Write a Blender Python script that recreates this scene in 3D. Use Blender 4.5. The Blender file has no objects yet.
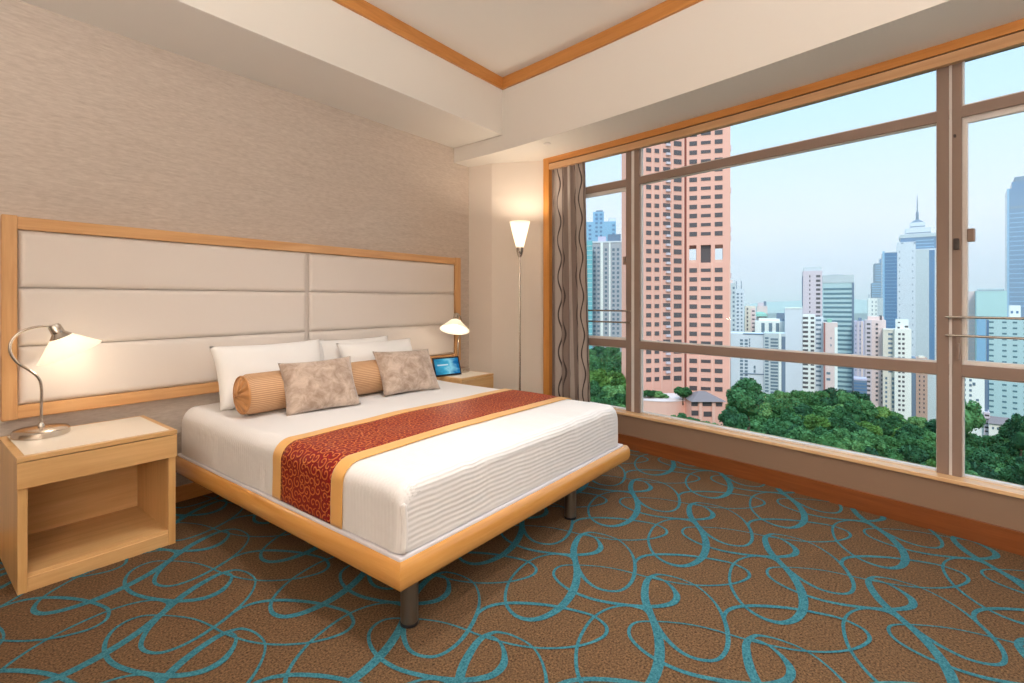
import bpy, bmesh, math, random
from mathutils import Vector, Matrix, noise
random.seed(7)
sc = bpy.context.scene
COL = sc.collection
PI = math.pi

# ------------------------------------------------------------------ camera frame
CAM_H, FPX = 1.25, 496.0
ANG = math.atan(390 / 496.0)                     # X axis (along the headboard wall) lies this far right of the view
FW = Vector((math.cos(ANG), math.sin(ANG), 0))
RT = Vector((math.sin(ANG), -math.cos(ANG), 0))
CAMP = Vector((0, 0, CAM_H))

def bear(px, t, z):
    """point at depth t (metres along the view) on the bearing of column px, at height z"""
    return CAMP + FW * t + RT * ((px - 512) / FPX * t) + Vector((0, 0, z - CAM_H))

def zat(y, t):
    return CAM_H - t * (y - 300.5) / FPX

# ------------------------------------------------------------------ mesh builder
LOC = {}

class MB:
    def __init__(self):
        self.v, self.f, self.m, self.uv = [], [], [], {}

    def add(self, vs, fs, mat=0):
        b = len(self.v)
        self.v += [tuple(p) for p in vs]
        for f in fs:
            self.f.append([b + i for i in f])
            self.m.append(mat)
        return b

    def box(self, x0, x1, y0, y1, z0, z1, mat=0):
        vs = [(x0, y0, z0), (x1, y0, z0), (x1, y1, z0), (x0, y1, z0), (x0, y0, z1), (x1, y0, z1), (x1, y1, z1), (x0, y1, z1)]
        self.add(vs, [(0, 3, 2, 1), (4, 5, 6, 7), (0, 1, 5, 4), (1, 2, 6, 5), (2, 3, 7, 6), (3, 0, 4, 7)], mat)
        return self

    def prism(self, poly, z0, z1, mat=0):
        """poly: counter-clockwise (x, y) outline"""
        n = len(poly)
        vs = [(x, y, z0) for x, y in poly] + [(x, y, z1) for x, y in poly]
        fs = [tuple(range(n - 1, -1, -1)), tuple(range(n, 2 * n))]
        fs += [(i, (i + 1) % n, n + (i + 1) % n, n + i) for i in range(n)]
        self.add(vs, fs, mat)
        return self

    def loft(self, rings, closed_ring=True, caps=True, mat=0):
        n = len(rings[0])
        vs = [p for r in rings for p in r]
        fs = []
        for k in range(len(rings) - 1):
            for i in range(n if closed_ring else n - 1):
                j = (i + 1) % n
                fs.append((k * n + i, k * n + j, (k + 1) * n + j, (k + 1) * n + i))
        if caps and closed_ring:
            fs.append(tuple(range(n - 1, -1, -1)))
            fs.append(tuple((len(rings) - 1) * n + i for i in range(n)))
        self.add(vs, fs, mat)
        return self

    def tube(self, path, r, n=12, mat=0):
        pts = [Vector(p) for p in path]
        rs = r if isinstance(r, (list, tuple)) else [r] * len(pts)
        rings = []
        up = None
        for i, p in enumerate(pts):
            d = (pts[min(i + 1, len(pts) - 1)] - pts[max(i - 1, 0)]).normalized()
            if up is None:
                a = Vector((0, 0, 1)) if abs(d.z) < .9 else Vector((1, 0, 0))
                up = d.cross(a).normalized()
            up = (up - d * up.dot(d)).normalized()
            w = d.cross(up)
            rings.append([p + (up * math.cos(2 * PI * k / n) + w * math.sin(2 * PI * k / n)) * rs[i] for k in range(n)])
        return self.loft(rings, mat=mat)

    def lathe(self, prof, n=32, mtx=None, mat=0, caps=True):
        mtx = mtx or Matrix.Identity(4)
        rings = [[mtx @ Vector((r * math.cos(2 * PI * k / n), r * math.sin(2 * PI * k / n), z)) for k in range(n)] for r, z in prof]
        return self.loft(rings, caps=caps, mat=mat)

    def grid(self, fn, nu, nv, mat=0, uv=None):
        vs = [fn(i / nu, j / nv) for j in range(nv + 1) for i in range(nu + 1)]
        fs = [(j * (nu + 1) + i, j * (nu + 1) + i + 1, (j + 1) * (nu + 1) + i + 1, (j + 1) * (nu + 1) + i) for j in range(nv) for i in range(nu)]
        b = self.add(vs, fs, mat)
        if uv:
            for j in range(nv + 1):
                for i in range(nu + 1):
                    self.uv[b + j * (nu + 1) + i] = uv(i / nu, j / nv)
        return self

    def build(self, name, mats, parent=None, origin=None, bevel=0, seg=2, smooth=None, solid=0, recalc=True):
        o0 = Vector(LOC[parent.name] if parent is not None else (origin or (0, 0, 0)))
        me = bpy.data.meshes.new(name)
        me.from_pydata([tuple(Vector(p) - o0) for p in self.v], [], self.f)
        if not isinstance(mats, (list, tuple)):
            mats = [mats]
        for m in mats:
            me.materials.append(m)
        if len(mats) > 1:
            me.polygons.foreach_set('material_index', self.m)
        if self.uv:
            l = me.uv_layers.new(name='UVMap')
            for lp in me.loops:
                l.data[lp.index].uv = self.uv.get(lp.vertex_index, (0, 0))
        bm = bmesh.new(); bm.from_mesh(me)
        if recalc: bmesh.ops.recalc_face_normals(bm, faces=bm.faces)
        bm.to_mesh(me); bm.free()
        if smooth:
            me.shade_smooth()
            me.set_sharp_from_angle(angle=math.radians(smooth))
        me.update()
        o = bpy.data.objects.new(name, me)
        COL.objects.link(o)
        if parent is not None:
            o.parent = parent
        else:
            o.location = o0
        LOC[o.name] = tuple(o0)
        if solid:
            s = o.modifiers.new('solid', 'SOLIDIFY'); s.thickness = solid; s.offset = 0
        if bevel:
            b = o.modifiers.new('bevel', 'BEVEL'); b.width = bevel; b.segments = seg
            b.limit_method = 'ANGLE'; b.angle_limit = math.radians(40)
        return o

def tag(o, label=None, cat=None, group=None, kind=None):
    if label: o['label'] = label
    if cat: o['category'] = cat
    if group: o['group'] = group
    if kind: o['kind'] = kind
    return o

def thing(name, label, cat, loc=(0, 0, 0), rz=0, group=None):
    o = bpy.data.objects.new(name, None)
    COL.objects.link(o)
    o.empty_display_size = .1
    o.location = loc
    o.rotation_euler = (0, 0, rz)
    LOC[o.name] = tuple(loc)
    return tag(o, label, cat, group)

def struct(o):
    o['kind'] = 'structure'
    return o

def copy_tree(o, parent=None):
    c = o.copy(); COL.objects.link(c)
    if parent is not None:
        c.parent = parent
    for ch in list(o.children):
        copy_tree(ch, c)
    return c

# ------------------------------------------------------------------ materials
def lin(r, g, b):
    f = lambda c: (c / 255 / 12.92) if c / 255 <= .04045 else ((c / 255 + .055) / 1.055) ** 2.4
    return (f(r), f(g), f(b), 1)

class NT:
    def __init__(self, m):
        self.t = m.node_tree; self.n = self.t.nodes
    def new(self, kind, **kw):
        nd = self.n.new(kind)
        for k, v in kw.items():
            if k.startswith('i_'):
                key = k[2:]
                nd.inputs[int(key) if key.isdigit() else key.replace('_', ' ')].default_value = v
            else:
                setattr(nd, k, v)
        return nd
    def link(self, a, b):
        self.t.links.new(a, b)
    def math(self, op, a, b=None, c=None):
        nd = self.n.new('ShaderNodeMath'); nd.operation = op
        for i, x in enumerate((a, b, c)):
            if x is None: continue
            if isinstance(x, (int, float)): nd.inputs[i].default_value = x
            else: self.link(x, nd.inputs[i])
        return nd.outputs[0]
    def mix(self, fac, a, b):
        nd = self.n.new('ShaderNodeMix'); nd.data_type = 'RGBA'
        if isinstance(fac, (int, float)): nd.inputs[0].default_value = fac
        else: self.link(fac, nd.inputs[0])
        for i, x in ((6, a), (7, b)):
            if isinstance(x, tuple): nd.inputs[i].default_value = x
            else: self.link(x, nd.inputs[i])
        return nd.outputs[2]
    def coord(self, kind='Object', scale=(1, 1, 1)):
        tc = self.n.new('ShaderNodeTexCoord')
        mp = self.n.new('ShaderNodeMapping')
        mp.inputs['Scale'].default_value = scale
        self.link(tc.outputs[kind], mp.inputs['Vector'])
        return mp.outputs[0]
    def noise(self, vec, scale, detail=3, rough=.55, dist=0):
        nd = self.n.new('ShaderNodeTexNoise')
        nd.inputs['Scale'].default_value = scale; nd.inputs['Detail'].default_value = detail
        nd.inputs['Roughness'].default_value = rough; nd.inputs['Distortion'].default_value = dist
        self.link(vec, nd.inputs['Vector'])
        return nd.outputs['Fac']
    def ramp(self, fac, stops):
        nd = self.n.new('ShaderNodeValToRGB')
        els = nd.color_ramp.elements
        while len(els) < len(stops): els.new(.5)
        for e, (p, c) in zip(els, stops):
            e.position = p; e.color = c
        self.link(fac, nd.inputs[0])
        return nd.outputs[0]
    def bump(self, h, strength=.2, dist=.01):
        nd = self.n.new('ShaderNodeBump')
        nd.inputs['Strength'].default_value = strength; nd.inputs['Distance'].default_value = dist
        self.link(h, nd.inputs['Height'])
        self.link(nd.outputs[0], self.bsdf.inputs['Normal'])

def mat(name, col=(.5, .5, .5, 1), rough=.5, metal=0, spec=.5, **kw):
    m = bpy.data.materials.new(name); m.use_nodes = True
    t = NT(m)
    b = t.n['Principled BSDF']; t.bsdf = b
    b.inputs['Base Color'].default_value = col
    b.inputs['Roughness'].default_value = rough
    b.inputs['Metallic'].default_value = metal
    b.inputs['Specular IOR Level'].default_value = spec
    for k, v in kw.items():
        b.inputs[k.replace('_', ' ')].default_value = v
    return m, t

def wood(name, c1, c2, scale, rough=.35, var=1.0):
    """scale: small along the grain, large across it"""
    m, t = mat(name, rough=rough)
    v = t.coord('Object', scale)
    n1 = t.noise(v, 1.0, 5, .6, .6)
    n2 = t.noise(v, 4.0, 3, .6)
    f = t.math('ADD', t.math('MULTIPLY', n1, .7), t.math('MULTIPLY', n2, .3))
    c = t.ramp(f, [(.35, c2), (.65, c1)])
    t.link(c, t.bsdf.inputs['Base Color'])
    t.bump(n2, .06, .002)
    return m

def plain(name, col, rough=.6, nscale=6, amt=.06, bump=.05, bscale=120, coat=0):
    m, t = mat(name, col, rough)
    v = t.coord('Object')
    n = t.noise(v, nscale, 4)
    dark = tuple(c * (1 - amt) for c in col[:3]) + (1,)
    lite = tuple(min(1, c * (1 + amt)) for c in col[:3]) + (1,)
    t.link(t.mix(n, dark, lite), t.bsdf.inputs['Base Color'])
    if bump:
        t.bump(t.noise(v, bscale, 3), bump, .003)
    return m

M = {}
M['plaster'] = plain('plaster_cream', lin(228, 216, 204), .8, 2, .02, .04, 60)
M['ceiling'] = plain('ceiling_paint', lin(230, 224, 216), .85, 2, .015, .03, 60)
M['taupe'] = plain('taupe_panel', lin(136, 110, 90), .55, 2, .03, .03, 80)
# striated wall covering
m, t = mat('wallcovering', rough=.62)
v = t.coord('Object', (20, 20, 95))
n1 = t.noise(v, 1.0, 5, .65, .25)
n2 = t.noise(t.coord('Object', (2.5, 2.5, 30)), 1.0, 3)
f = t.math('ADD', t.math('MULTIPLY', n1, .75), t.math('MULTIPLY', n2, .25))
t.link(t.ramp(f, [(.30, lin(184, 169, 156)), (.5, lin(198, 184, 172)), (.72, lin(212, 200, 188))]), t.bsdf.inputs['Base Color'])
t.bump(n1, .25, .004)
M['wallpaper'] = m
OAK1, OAK2 = lin(222, 174, 122), lin(200, 148, 96)
M['oak_h'] = wood('oak_along_x', OAK1, OAK2, (1.2, 25, 25))
M['oak_v'] = wood('oak_along_z', OAK1, OAK2, (25, 25, 1.2))
M['maple_h'] = wood('maple_along_x', lin(222, 180, 126), lin(200, 155, 100), (1.0, 16, 16), .32)
M['maple_v'] = wood('maple_along_z', lin(222, 178, 120), lin(200, 154, 96), (16, 16, 1.0), .32)
M['bed_x'] = wood('bed_wood_along_x', lin(226, 168, 94), lin(206, 144, 72), (1.0, 14, 14), .25)
M['bed_y'] = wood('bed_wood_along_y', lin(226, 168, 94), lin(206, 144, 72), (14, 1.0, 14), .25)
for k_ in ('bed_x', 'bed_y'):
    b_ = M[k_].node_tree.nodes['Principled BSDF']
    b_.inputs['Coat Weight'].default_value = .6; b_.inputs['Coat Roughness'].default_value = .16
M['trim'] = wood('orange_trim', lin(205, 142, 76), lin(182, 118, 56), (3, 1.0, 22), .4)
M['lip'] = wood('pale_trim_lip', lin(206, 164, 122), lin(188, 144, 102), (3, 1.0, 22), .4)
M['basewood'] = wood('dark_orange_baseboard', lin(134, 76, 36), lin(110, 56, 22), (3, 1.0, 22), .4)
M['trim_v'] = wood('orange_trim_upright', lin(218, 156, 84), lin(196, 130, 62), (22, 22, 1), .4)
M['sillwood'] = wood('sill_wood', lin(230, 192, 148), lin(212, 168, 122), (14, 1.0, 14), .25)
M['inlay'] = plain('white_laminate', lin(238, 228, 214), .3, 3, .015, 0)
M['panel'] = plain('headboard_leather', lin(228, 218, 210), .5, 4, .015, .12, 220)
M['brown_metal'] = plain('brown_aluminium', lin(138, 116, 104), .42, 5, .03, 0)
M['light_metal'] = plain('pale_aluminium', lin(222, 216, 212), .35, 5, .02, 0)
M['gasket'] = plain('dark_gasket', lin(70, 58, 52), .6, 5, .03, 0)
M['chrome'] = mat('brushed_nickel', lin(205, 196, 186), .22, 1.0)[0]
M['steel'] = plain('steel_leg', lin(128, 116, 104), .35, 8, .04, 0)
M['steel'].node_tree.nodes['Principled BSDF'].inputs['Metallic'].default_value = .85
M['black'] = plain('black_plastic', lin(28, 28, 32), .3, 8, .04, 0)
M['pad'] = plain('pale_bed_base_cloth', lin(226, 222, 228), .8, 8, .02, .1, 300)

# glass: clear sheet that also mirrors a little
m = bpy.data.materials.new('window_glass'); m.use_nodes = True
t = NT(m); t.n.remove(t.n['Principled BSDF'])
lw = t.new('ShaderNodeFresnel', i_IOR=1.2)
mx = t.new('ShaderNodeMixShader'); tr = t.new('ShaderNodeBsdfTransparent'); gl = t.new('ShaderNodeBsdfGlossy')
tr.inputs[0].default_value = (.985, .995, .99, 1); gl.inputs['Roughness'].default_value = 0
t.link(lw.outputs[0], mx.inputs[0]); t.link(tr.outputs[0], mx.inputs[1]); t.link(gl.outputs[0], mx.inputs[2])
t.link(mx.outputs[0], t.n['Material Output'].inputs[0])
M['glass'] = m

# lamp shade: frosted glass lit from inside
def shade_mat(name, col, emit):
    m = bpy.data.materials.new(name); m.use_nodes = True
    t = NT(m); t.n.remove(t.n['Principled BSDF'])
    df = t.new('ShaderNodeBsdfTranslucent'); df.inputs[0].default_value = (.9, .86, .78, 1)
    d2 = t.new('ShaderNodeBsdfDiffuse'); d2.inputs[0].default_value = (.9, .87, .8, 1)
    mx = t.new('ShaderNodeMixShader'); mx.inputs[0].default_value = .5
    em = t.new('ShaderNodeEmission'); em.inputs[0].default_value = col; em.inputs[1].default_value = emit
    ad = t.new('ShaderNodeAddShader')
    t.link(df.outputs[0], mx.inputs[1]); t.link(d2.outputs[0], mx.inputs[2])
    t.link(mx.outputs[0], ad.inputs[0]); t.link(em.outputs[0], ad.inputs[1])
    t.link(ad.outputs[0], t.n['Material Output'].inputs[0])
    return m
M['shade'] = shade_mat('frosted_glass_shade', (1, .90, .78, 1), .2)
m = bpy.data.materials.new('bulb_glow'); m.use_nodes = True
m.node_tree.nodes['Principled BSDF'].inputs['Emission Color'].default_value = (1, .86, .66, 1)
m.node_tree.nodes['Principled BSDF'].inputs['Emission Strength'].default_value = 6
M['bulb'] = m

# white ribbed coverlet: ribs run across the bed
m, t = mat('ribbed_white_coverlet', lin(232, 229, 228), .75)
ge = t.new('ShaderNodeNewGeometry'); sp = t.new('ShaderNodeSeparateXYZ'); sn = t.new('ShaderNodeSeparateXYZ')
t.link(ge.outputs['Position'], sp.inputs[0]); t.link(ge.outputs['True Normal'], sn.inputs[0])
ax = t.math('ABSOLUTE', sn.outputs[0])
s = t.math('ADD', sp.outputs[1], t.math('MULTIPLY', sp.outputs[2], t.math('SUBTRACT', 1.0, ax)))
wob = t.noise(t.coord('Object', (2.5, 2.5, 2.5)), 1.0, 2)
s = t.math('ADD', s, t.math('MULTIPLY', wob, .05))
rib = t.math('SINE', t.math('MULTIPLY', s, 2 * PI / .021))
br = t.noise(t.coord('Object', (9, 1.5, 1.5)), 1.0, 3)
crease = t.noise(t.coord('Object'), 3.5, 3, .5, .4)
h = t.math('ADD', t.math('MULTIPLY', t.math('MULTIPLY', rib, br), .35), t.math('MULTIPLY', crease, 3.0))
t.bump(h, .55, .006)
M['coverlet'] = m
M['linen'] = plain('white_pillow_linen', lin(244, 242, 240), .8, 5, .01, .12, 14)

# runner: gold scrolls on crimson, plain gold borders
m, t = mat('crimson_brocade', rough=.45)
tc = t.new('ShaderNodeTexCoord')
mp = t.new('ShaderNodeMapping'); mp.inputs['Scale'].default_value = (23, 23, 23)
t.link(tc.outputs['UV'], mp.inputs[0])
vo = t.new('ShaderNodeTexVoronoi', voronoi_dimensions='2D'); vo.inputs['Scale'].default_value = 1; vo.inputs['Randomness'].default_value = .75
t.link(mp.outputs[0], vo.inputs['Vector'])
sb = t.new('ShaderNodeVectorMath', operation='SUBTRACT')
t.link(mp.outputs[0], sb.inputs[0]); t.link(vo.outputs['Position'], sb.inputs[1])
sx = t.new('ShaderNodeSeparateXYZ'); t.link(sb.outputs[0], sx.inputs[0])
an = t.math('ARCTAN2', sx.outputs[1], sx.outputs[0])
sc_ = t.new('ShaderNodeSeparateColor'); t.link(vo.outputs['Color'], sc_.inputs[0])
ln = t.new('ShaderNodeVectorMath', operation='LENGTH'); t.link(sb.outputs[0], ln.inputs[0])
ph = t.math('ADD', t.math('MULTIPLY', ln.outputs['Value'], 13.0), t.math('ADD', an, t.math('MULTIPLY', sc_.outputs[0], 6.28)))
spi = t.math('SINE', ph)
gold = t.math('GREATER_THAN', spi, .6)
gd = t.mix(t.noise(t.coord('Object'), 9, 3), lin(180, 92, 44), lin(206, 126, 66))
t.link(t.mix(gold, lin(126, 18, 24), gd), t.bsdf.inputs['Base Color'])
t.bump(spi, .15, .003)
m.node_tree.nodes['Principled BSDF'].inputs['Specular IOR Level'].default_value = .25
M['brocade'] = m
m, t = mat('gold_satin', lin(226, 170, 92), .42)
t.bump(t.noise(t.coord('Object', (8, 60, 60)), 1, 3), .12, .003)
m.node_tree.nodes['Principled BSDF'].inputs['Sheen Weight'].default_value = .25
M['gold'] = m

# bolster: fine gold stripes along its length
m, t = mat('striped_gold_bolster', rough=.5)
tc = t.new('ShaderNodeTexCoord'); sx = t.new('ShaderNodeSeparateXYZ'); t.link(tc.outputs['UV'], sx.inputs[0])
st = t.math('SINE', t.math('MULTIPLY', sx.outputs[1], 2 * PI * 60))
t.link(t.ramp(t.math('MULTIPLY_ADD', st, .5, .5), [(.15, lin(178, 132, 92)), (.85, lin(212, 172, 134))]), t.bsdf.inputs['Base Color'])
t.bump(st, .15, .003)
M['bolster'] = m
m, t = mat('gathered_gold_end', lin(196, 140, 88), .5)
tc = t.new('ShaderNodeTexCoord'); sx = t.new('ShaderNodeSeparateXYZ'); t.link(tc.outputs['UV'], sx.inputs[0])
pl = t.math('SINE', t.math('MULTIPLY', sx.outputs[1], 2 * PI * 11))
t.bump(pl, .5, .006)
M['gather'] = m
# taupe plush
m, t = mat('taupe_plush', rough=.9)
v = t.coord('Object')
n1 = t.noise(v, 14, 5, .65, .5); n2 = t.noise(v, 260, 2)
t.link(t.ramp(n1, [(.35, lin(150, 126, 108)), (.65, lin(204, 184, 168))]), t.bsdf.inputs['Base Color'])
t.bump(t.math('ADD', n1, t.math('MULTIPLY', n2, .4)), .5, .008)
m.node_tree.nodes['Principled BSDF'].inputs['Sheen Weight'].default_value = .5
M['plush'] = m

# carpet
def carpet(name, c1, c2):
    m, t = mat(name, rough=.95, spec=.15)
    v = t.coord('Object')
    n1 = t.noise(v, 130, 3, .7)
    c = t.ramp(n1, [(.32, c2), (.68, c1)])
    t.link(c, t.bsdf.inputs['Base Color'])
    t.bump(n1, .7, .006)
    return m
M['carpet'] = carpet('brown_carpet', lin(132, 101, 71), lin(55, 40, 28))
M['swirl'] = carpet('turquoise_carpet', lin(72, 134, 146), lin(30, 86, 100))

# curtain cloth: grey-brown with dark wavy lines
m, t = mat('striped_curtain_cloth', rough=.6)
tc = t.new('ShaderNodeTexCoord'); sx = t.new('ShaderNodeSeparateXYZ'); t.link(tc.outputs['UV'], sx.inputs[0])
ph0 = t.math('SINE', t.math('MULTIPLY', sx.outputs[1], 2 * PI / .36))
uu = t.math('ADD', sx.outputs[0], t.math('MULTIPLY', ph0, .024))
fr = t.math('FRACT', t.math('MULTIPLY', uu, 1 / .150))
d = t.math('ABSOLUTE', t.math('SUBTRACT', fr, .5))
line = t.math('LESS_THAN', d, .062)
band = t.math('FRACT', t.math('MULTIPLY', sx.outputs[0], 1 / .30))
bb = t.math('GREATER_THAN', band, .5)
base = t.mix(bb, lin(134, 118, 110), lin(180, 168, 160))
t.link(t.mix(line, base, lin(62, 48, 46)), t.bsdf.inputs['Base Color'])
m.node_tree.nodes['Principled BSDF'].inputs['Sheen Weight'].default_value = .3
M['curtain'] = m

# tablet screen
m, t = mat('tablet_screen', lin(10, 30, 50), .15)
tc = t.new('ShaderNodeTexCoord'); sx = t.new('ShaderNodeSeparateXYZ'); t.link(tc.outputs['UV'], sx.inputs[0])
g = t.math('ADD', t.math('MULTIPLY', sx.outputs[0], .55), t.math('MULTIPLY', t.noise(tc.outputs['UV'], 2.2, 2), .6))
c = t.ramp(g, [(.2, lin(22, 84, 128)), (.5, lin(70, 178, 214)), (.62, lin(150, 222, 240)), (.8, lin(30, 120, 178)), (1, lin(12, 62, 110))])
bx = t.math('MULTIPLY', t.math('LESS_THAN', t.math('ABSOLUTE', t.math('SUBTRACT', sx.outputs[0], .33)), .22), t.math('LESS_THAN', t.math('ABSOLUTE', t.math('SUBTRACT', sx.outputs[1], .60)), .045))
c = t.mix(t.math('MULTIPLY', bx, .8), c, lin(225, 245, 250))
t.link(c, t.bsdf.inputs['Emission Color']); t.bsdf.inputs['Emission Strength'].default_value = .8
M['screen'] = m

# ------------------------------------------------------------------ room shell
def xw(y):
    """the gently curved window wall, in plan"""
    return 3.578 + .22 * y - .023 * y * y

def wpt(y, off=0):
    """point on the window wall at y, moved off metres outwards"""
    s = .22 - .046 * y
    n = Vector((1, -s)).normalized()
    return Vector((xw(y), y)) + n * off

Y0, YW, YJ = -2.6, 3.54, 2.745        # back wall, headboard wall, window jamb
ZB, ZS, ZC = 2.635, 2.78, 3.30        # beam underside, soffit underside, ceiling
XL = -2.2
NS = 26
ys = [Y0 + (YJ - Y0) * i / NS for i in range(NS + 1)]

def strip(y0, y1, o0, o1, z0, z1, n=24, mb=None, mat=0):
    """a bar that follows the curved wall, from offset o0 to o1"""
    mb = mb or MB()
    rings = []
    for i in range(n + 1):
        y = y0 + (y1 - y0) * i / n
        a, b = wpt(y, o0), wpt(y, o1)
        rings.append([(a.x, a.y, z0), (b.x, b.y, z0), (b.x, b.y, z1), (a.x, a.y, z1)])
    mb.loft(rings, mat=mat)
    return mb

# floor with the swirl pattern woven into it
SW = []
def cr(pts, ox, oy, s):      # crop pixels -> floor
    out = []
    for x, y, w in pts:
        px, py = ox + x / s, oy + y / s
        tt = FPX * CAM_H / (py - 300.5)
        p = bear(px, tt, 0)
        out.append((p.x, p.y, w))
    return out
ell = cr([(300, 372, .022), (268, 388, .034), (248, 430, .042), (250, 470, .040), (264, 515, .030), (290, 555, .024), (330, 588, .020), (380, 604, .019), (430, 604, .019), (466, 583, .020), (486, 550, .022), (492, 505, .021), (482, 462, .016), (456, 425, .012), (420, 398, .011), (370, 380, .012), (330, 372, .015)], 512, 440, 4)
loop = cr([(566, 350, .016), (546, 390, .016), (552, 430, .017), (574, 463, .018), (610, 488, .022), (650, 502, .027), (690, 505, .032), (730, 494, .038), (762, 468, .043), (776, 432, .046), (772, 395, .044), (754, 360, .038), (726, 330, .028), (690, 320, .020), (645, 318, .015), (600, 328, .014)], 512, 440, 4)
curl = cr([(562, 550, .012), (590, 556, .013), (620, 572, .016), (646, 598, .024), (660, 628, .036), (644, 653, .036), (600, 665, .031), (540, 668, .027), (470, 663, .025), (400, 654, .024), (330, 640, .023), (275, 622, .022), (225, 598, .020), (188, 571, .018), (167, 542, .017), (174, 518, .016), (202, 504, .013), (255, 502, .010), (320, 505, .010), (390, 513, .010), (460, 528, .011), (530, 547, .012), (600, 563, .012), (690, 578, .012), (780, 584, .013), (860, 580, .014), (915, 568, .016), (948, 550, .018), (944, 528, .018), (914, 509, .017), (870, 492, .018), (800, 478, .020), (720, 466, .023), (640, 460, .025), (570, 460, .024), (522, 468, .022), (496, 486, .018), (489, 520, .012)], 512, 440, 4)
def cat(pts, closed, sub=6):
    n = len(pts); out = []
    rng = range(n if closed else n - 1)
    for i in rng:
        g = lambda k: pts[k % n] if closed else pts[max(0, min(n - 1, k))]
        p0, p1, p2, p3 = g(i - 1), g(i), g(i + 1), g(i + 2)
        for s in range(sub):
            u = s / sub
            out.append(tuple(.5 * (2 * p1[k] + (p2[k] - p0[k]) * u + (2 * p0[k] - 5 * p1[k] + 4 * p2[k] - p3[k]) * u * u + (3 * p1[k] - p0[k] - 3 * p2[k] + p3[k]) * u ** 3) for k in range(3)))
    if closed: out.append(out[0])
    else: out.append(pts[-1])
    return out
V1, V2 = (-.170, -.449), (.757, -.328)
fl = MB()
poly = [(XL, Y0)] + [(wpt(y, .02).x, wpt(y, .02).y) for y in ys] + [(3.83, 3.26), (3.78, YW), (XL, YW)]
fl.prism(poly, -.05, 0, 0)
def inside(x, y):
    return XL < x and Y0 < y < YW - .02 and (x < xw(y) - .01 if y < YJ else x < 3.75)
for q, (crv, closed) in enumerate(((ell, True), (loop, True), (curl, False))):
    c = cat(crv, closed)
    for a in range(-12, 13):
        for b in range(-7, 8):
            dx, dy = a * V1[0] + b * V2[0], a * V1[1] + b * V2[1]
            if not (XL - 1 < c[0][0] + dx < 5 and Y0 - 1 < c[0][1] + dy < 4.5): continue
            L = []
            for i, (x, y, w) in enumerate(c):
                x0, y0, _ = c[max(0, i - 1)]; x1, y1, _ = c[min(len(c) - 1, i + 1)]
                tx, ty = x1 - x0, y1 - y0
                l = math.hypot(tx, ty) or 1
                nx, ny = -ty / l * w * .39, tx / l * w * .39
                L.append(((x + dx + nx, y + dy + ny), (x + dx - nx, y + dy - ny)))
            for i in range(len(L) - 1):
                (a0, b0), (a1, b1) = L[i], L[i + 1]
                if inside(*a0) and inside(*b0) and inside(*a1) and inside(*b1):
                    z = .0014 + .0004 * q + .0004 * i / len(L) + .0001 * ((a * 7 + b * 13) % 4)
                    Q = [Vector((p[0], p[1], z)) for p in (a0, b0, b1, a1)]
                    up = (Q[2] - Q[0]).cross(Q[3] - Q[1]).z
                    if abs(up) > 1e-9: fl.add(Q if up > 0 else Q[::-1], [(0, 1, 2, 3)], 1)
struct(fl.build('floor', [M['carpet'], M['swirl']], recalc=False))

struct(MB().box(XL - .1, 3.9, YW, YW + .12, 0, ZC + .05).build('wall_headboard', M['wallpaper']))
struct(MB().box(XL - .12, XL, Y0 - .1, YW + .1, 0, ZC + .05).build('wall_left', M['plaster']))
struct(MB().box(XL - .1, 4.4, Y0 - .12, Y0, 0, ZC + .05).build('wall_back', M['plaster']))
# corner pilaster and the slanting pier that runs to the window
struct(MB().prism([(3.777, YW + .1), (3.777, YW - .001), (3.817, 3.262), (4.07, 2.765), (4.35, 2.85), (4.35, YW + .1)], 0, ZB + .02).build('wall_corner', M['plaster'], bevel=.004))
struct(MB().prism([(XL - .1, Y0 - .1), (4.6, Y0 - .1), (4.6, YW + .1), (XL - .1, YW + .1)], ZC, ZC + .1).build('ceiling', M['ceiling']))
struct(MB().box(XL, 3.62, 2.905, YW + .02, ZS, ZC + .01).build('ceiling_soffit', M['ceiling'], bevel=.004))
# beam above the window
def xbeam(y):
    return xw(y) - .49 + .006 * y
bm_ = []
for i in range(31):
    y = Y0 - .05 + (YW + .05 - Y0) * i / 30
    xb = xbeam(y) if y < 3.1 else 3.56
    bm_.append((xb, y))
xo = lambda y: xw(y) + .21 if y < YJ else 4.3
rings = [[(x, y, ZB), (xo(y), y, ZB), (xo(y), y, ZC + .02), (x, y, ZC + .02)] for x, y in bm_]
struct(MB().loft(rings).build('ceiling_beam', M['ceiling'], smooth=30))
# orange crown strips where ceiling meets soffit and beam
struct(MB().box(XL, xbeam(2.9) + .02, 2.882, 2.906, ZC - .105, ZC - .001).build('trim_1', M['trim'], bevel=.003))
rg = []
for i in range(25):
    y = Y0 + (2.9 - Y0) * i / 24
    rg.append([(xbeam(y) - .023, y, ZC - .105), (xbeam(y) + .002, y, ZC - .105), (xbeam(y) + .002, y, ZC - .001), (xbeam(y) - .023, y, ZC - .001)])
struct(MB().loft(rg).build('trim_2', M['trim']))

# window wall: apron, baseboard, sill, head
struct(strip(Y0, YJ + .03, 0, .25, 0, .276).build('wall_window', M['taupe']))
struct(strip(Y0, YJ, -.018, .01, 0, .112).build('baseboard_window', M['basewood']))
struct(strip(Y0, YJ, -.014, .17, .276, .298).build('trim_3', M['sillwood'], bevel=.004))
hd = strip(Y0, YJ, -.004, .05, 2.583, ZB + .004)
strip(Y0, YJ, .012, .20, 2.572, 2.586, mb=hd, mat=1)
strip(Y0, YJ, -.002, .035, 2.519, 2.574, mb=hd, mat=2)
struct(hd.build('trim_4', [M['trim'], M['gasket'], M['lip']]))
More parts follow.
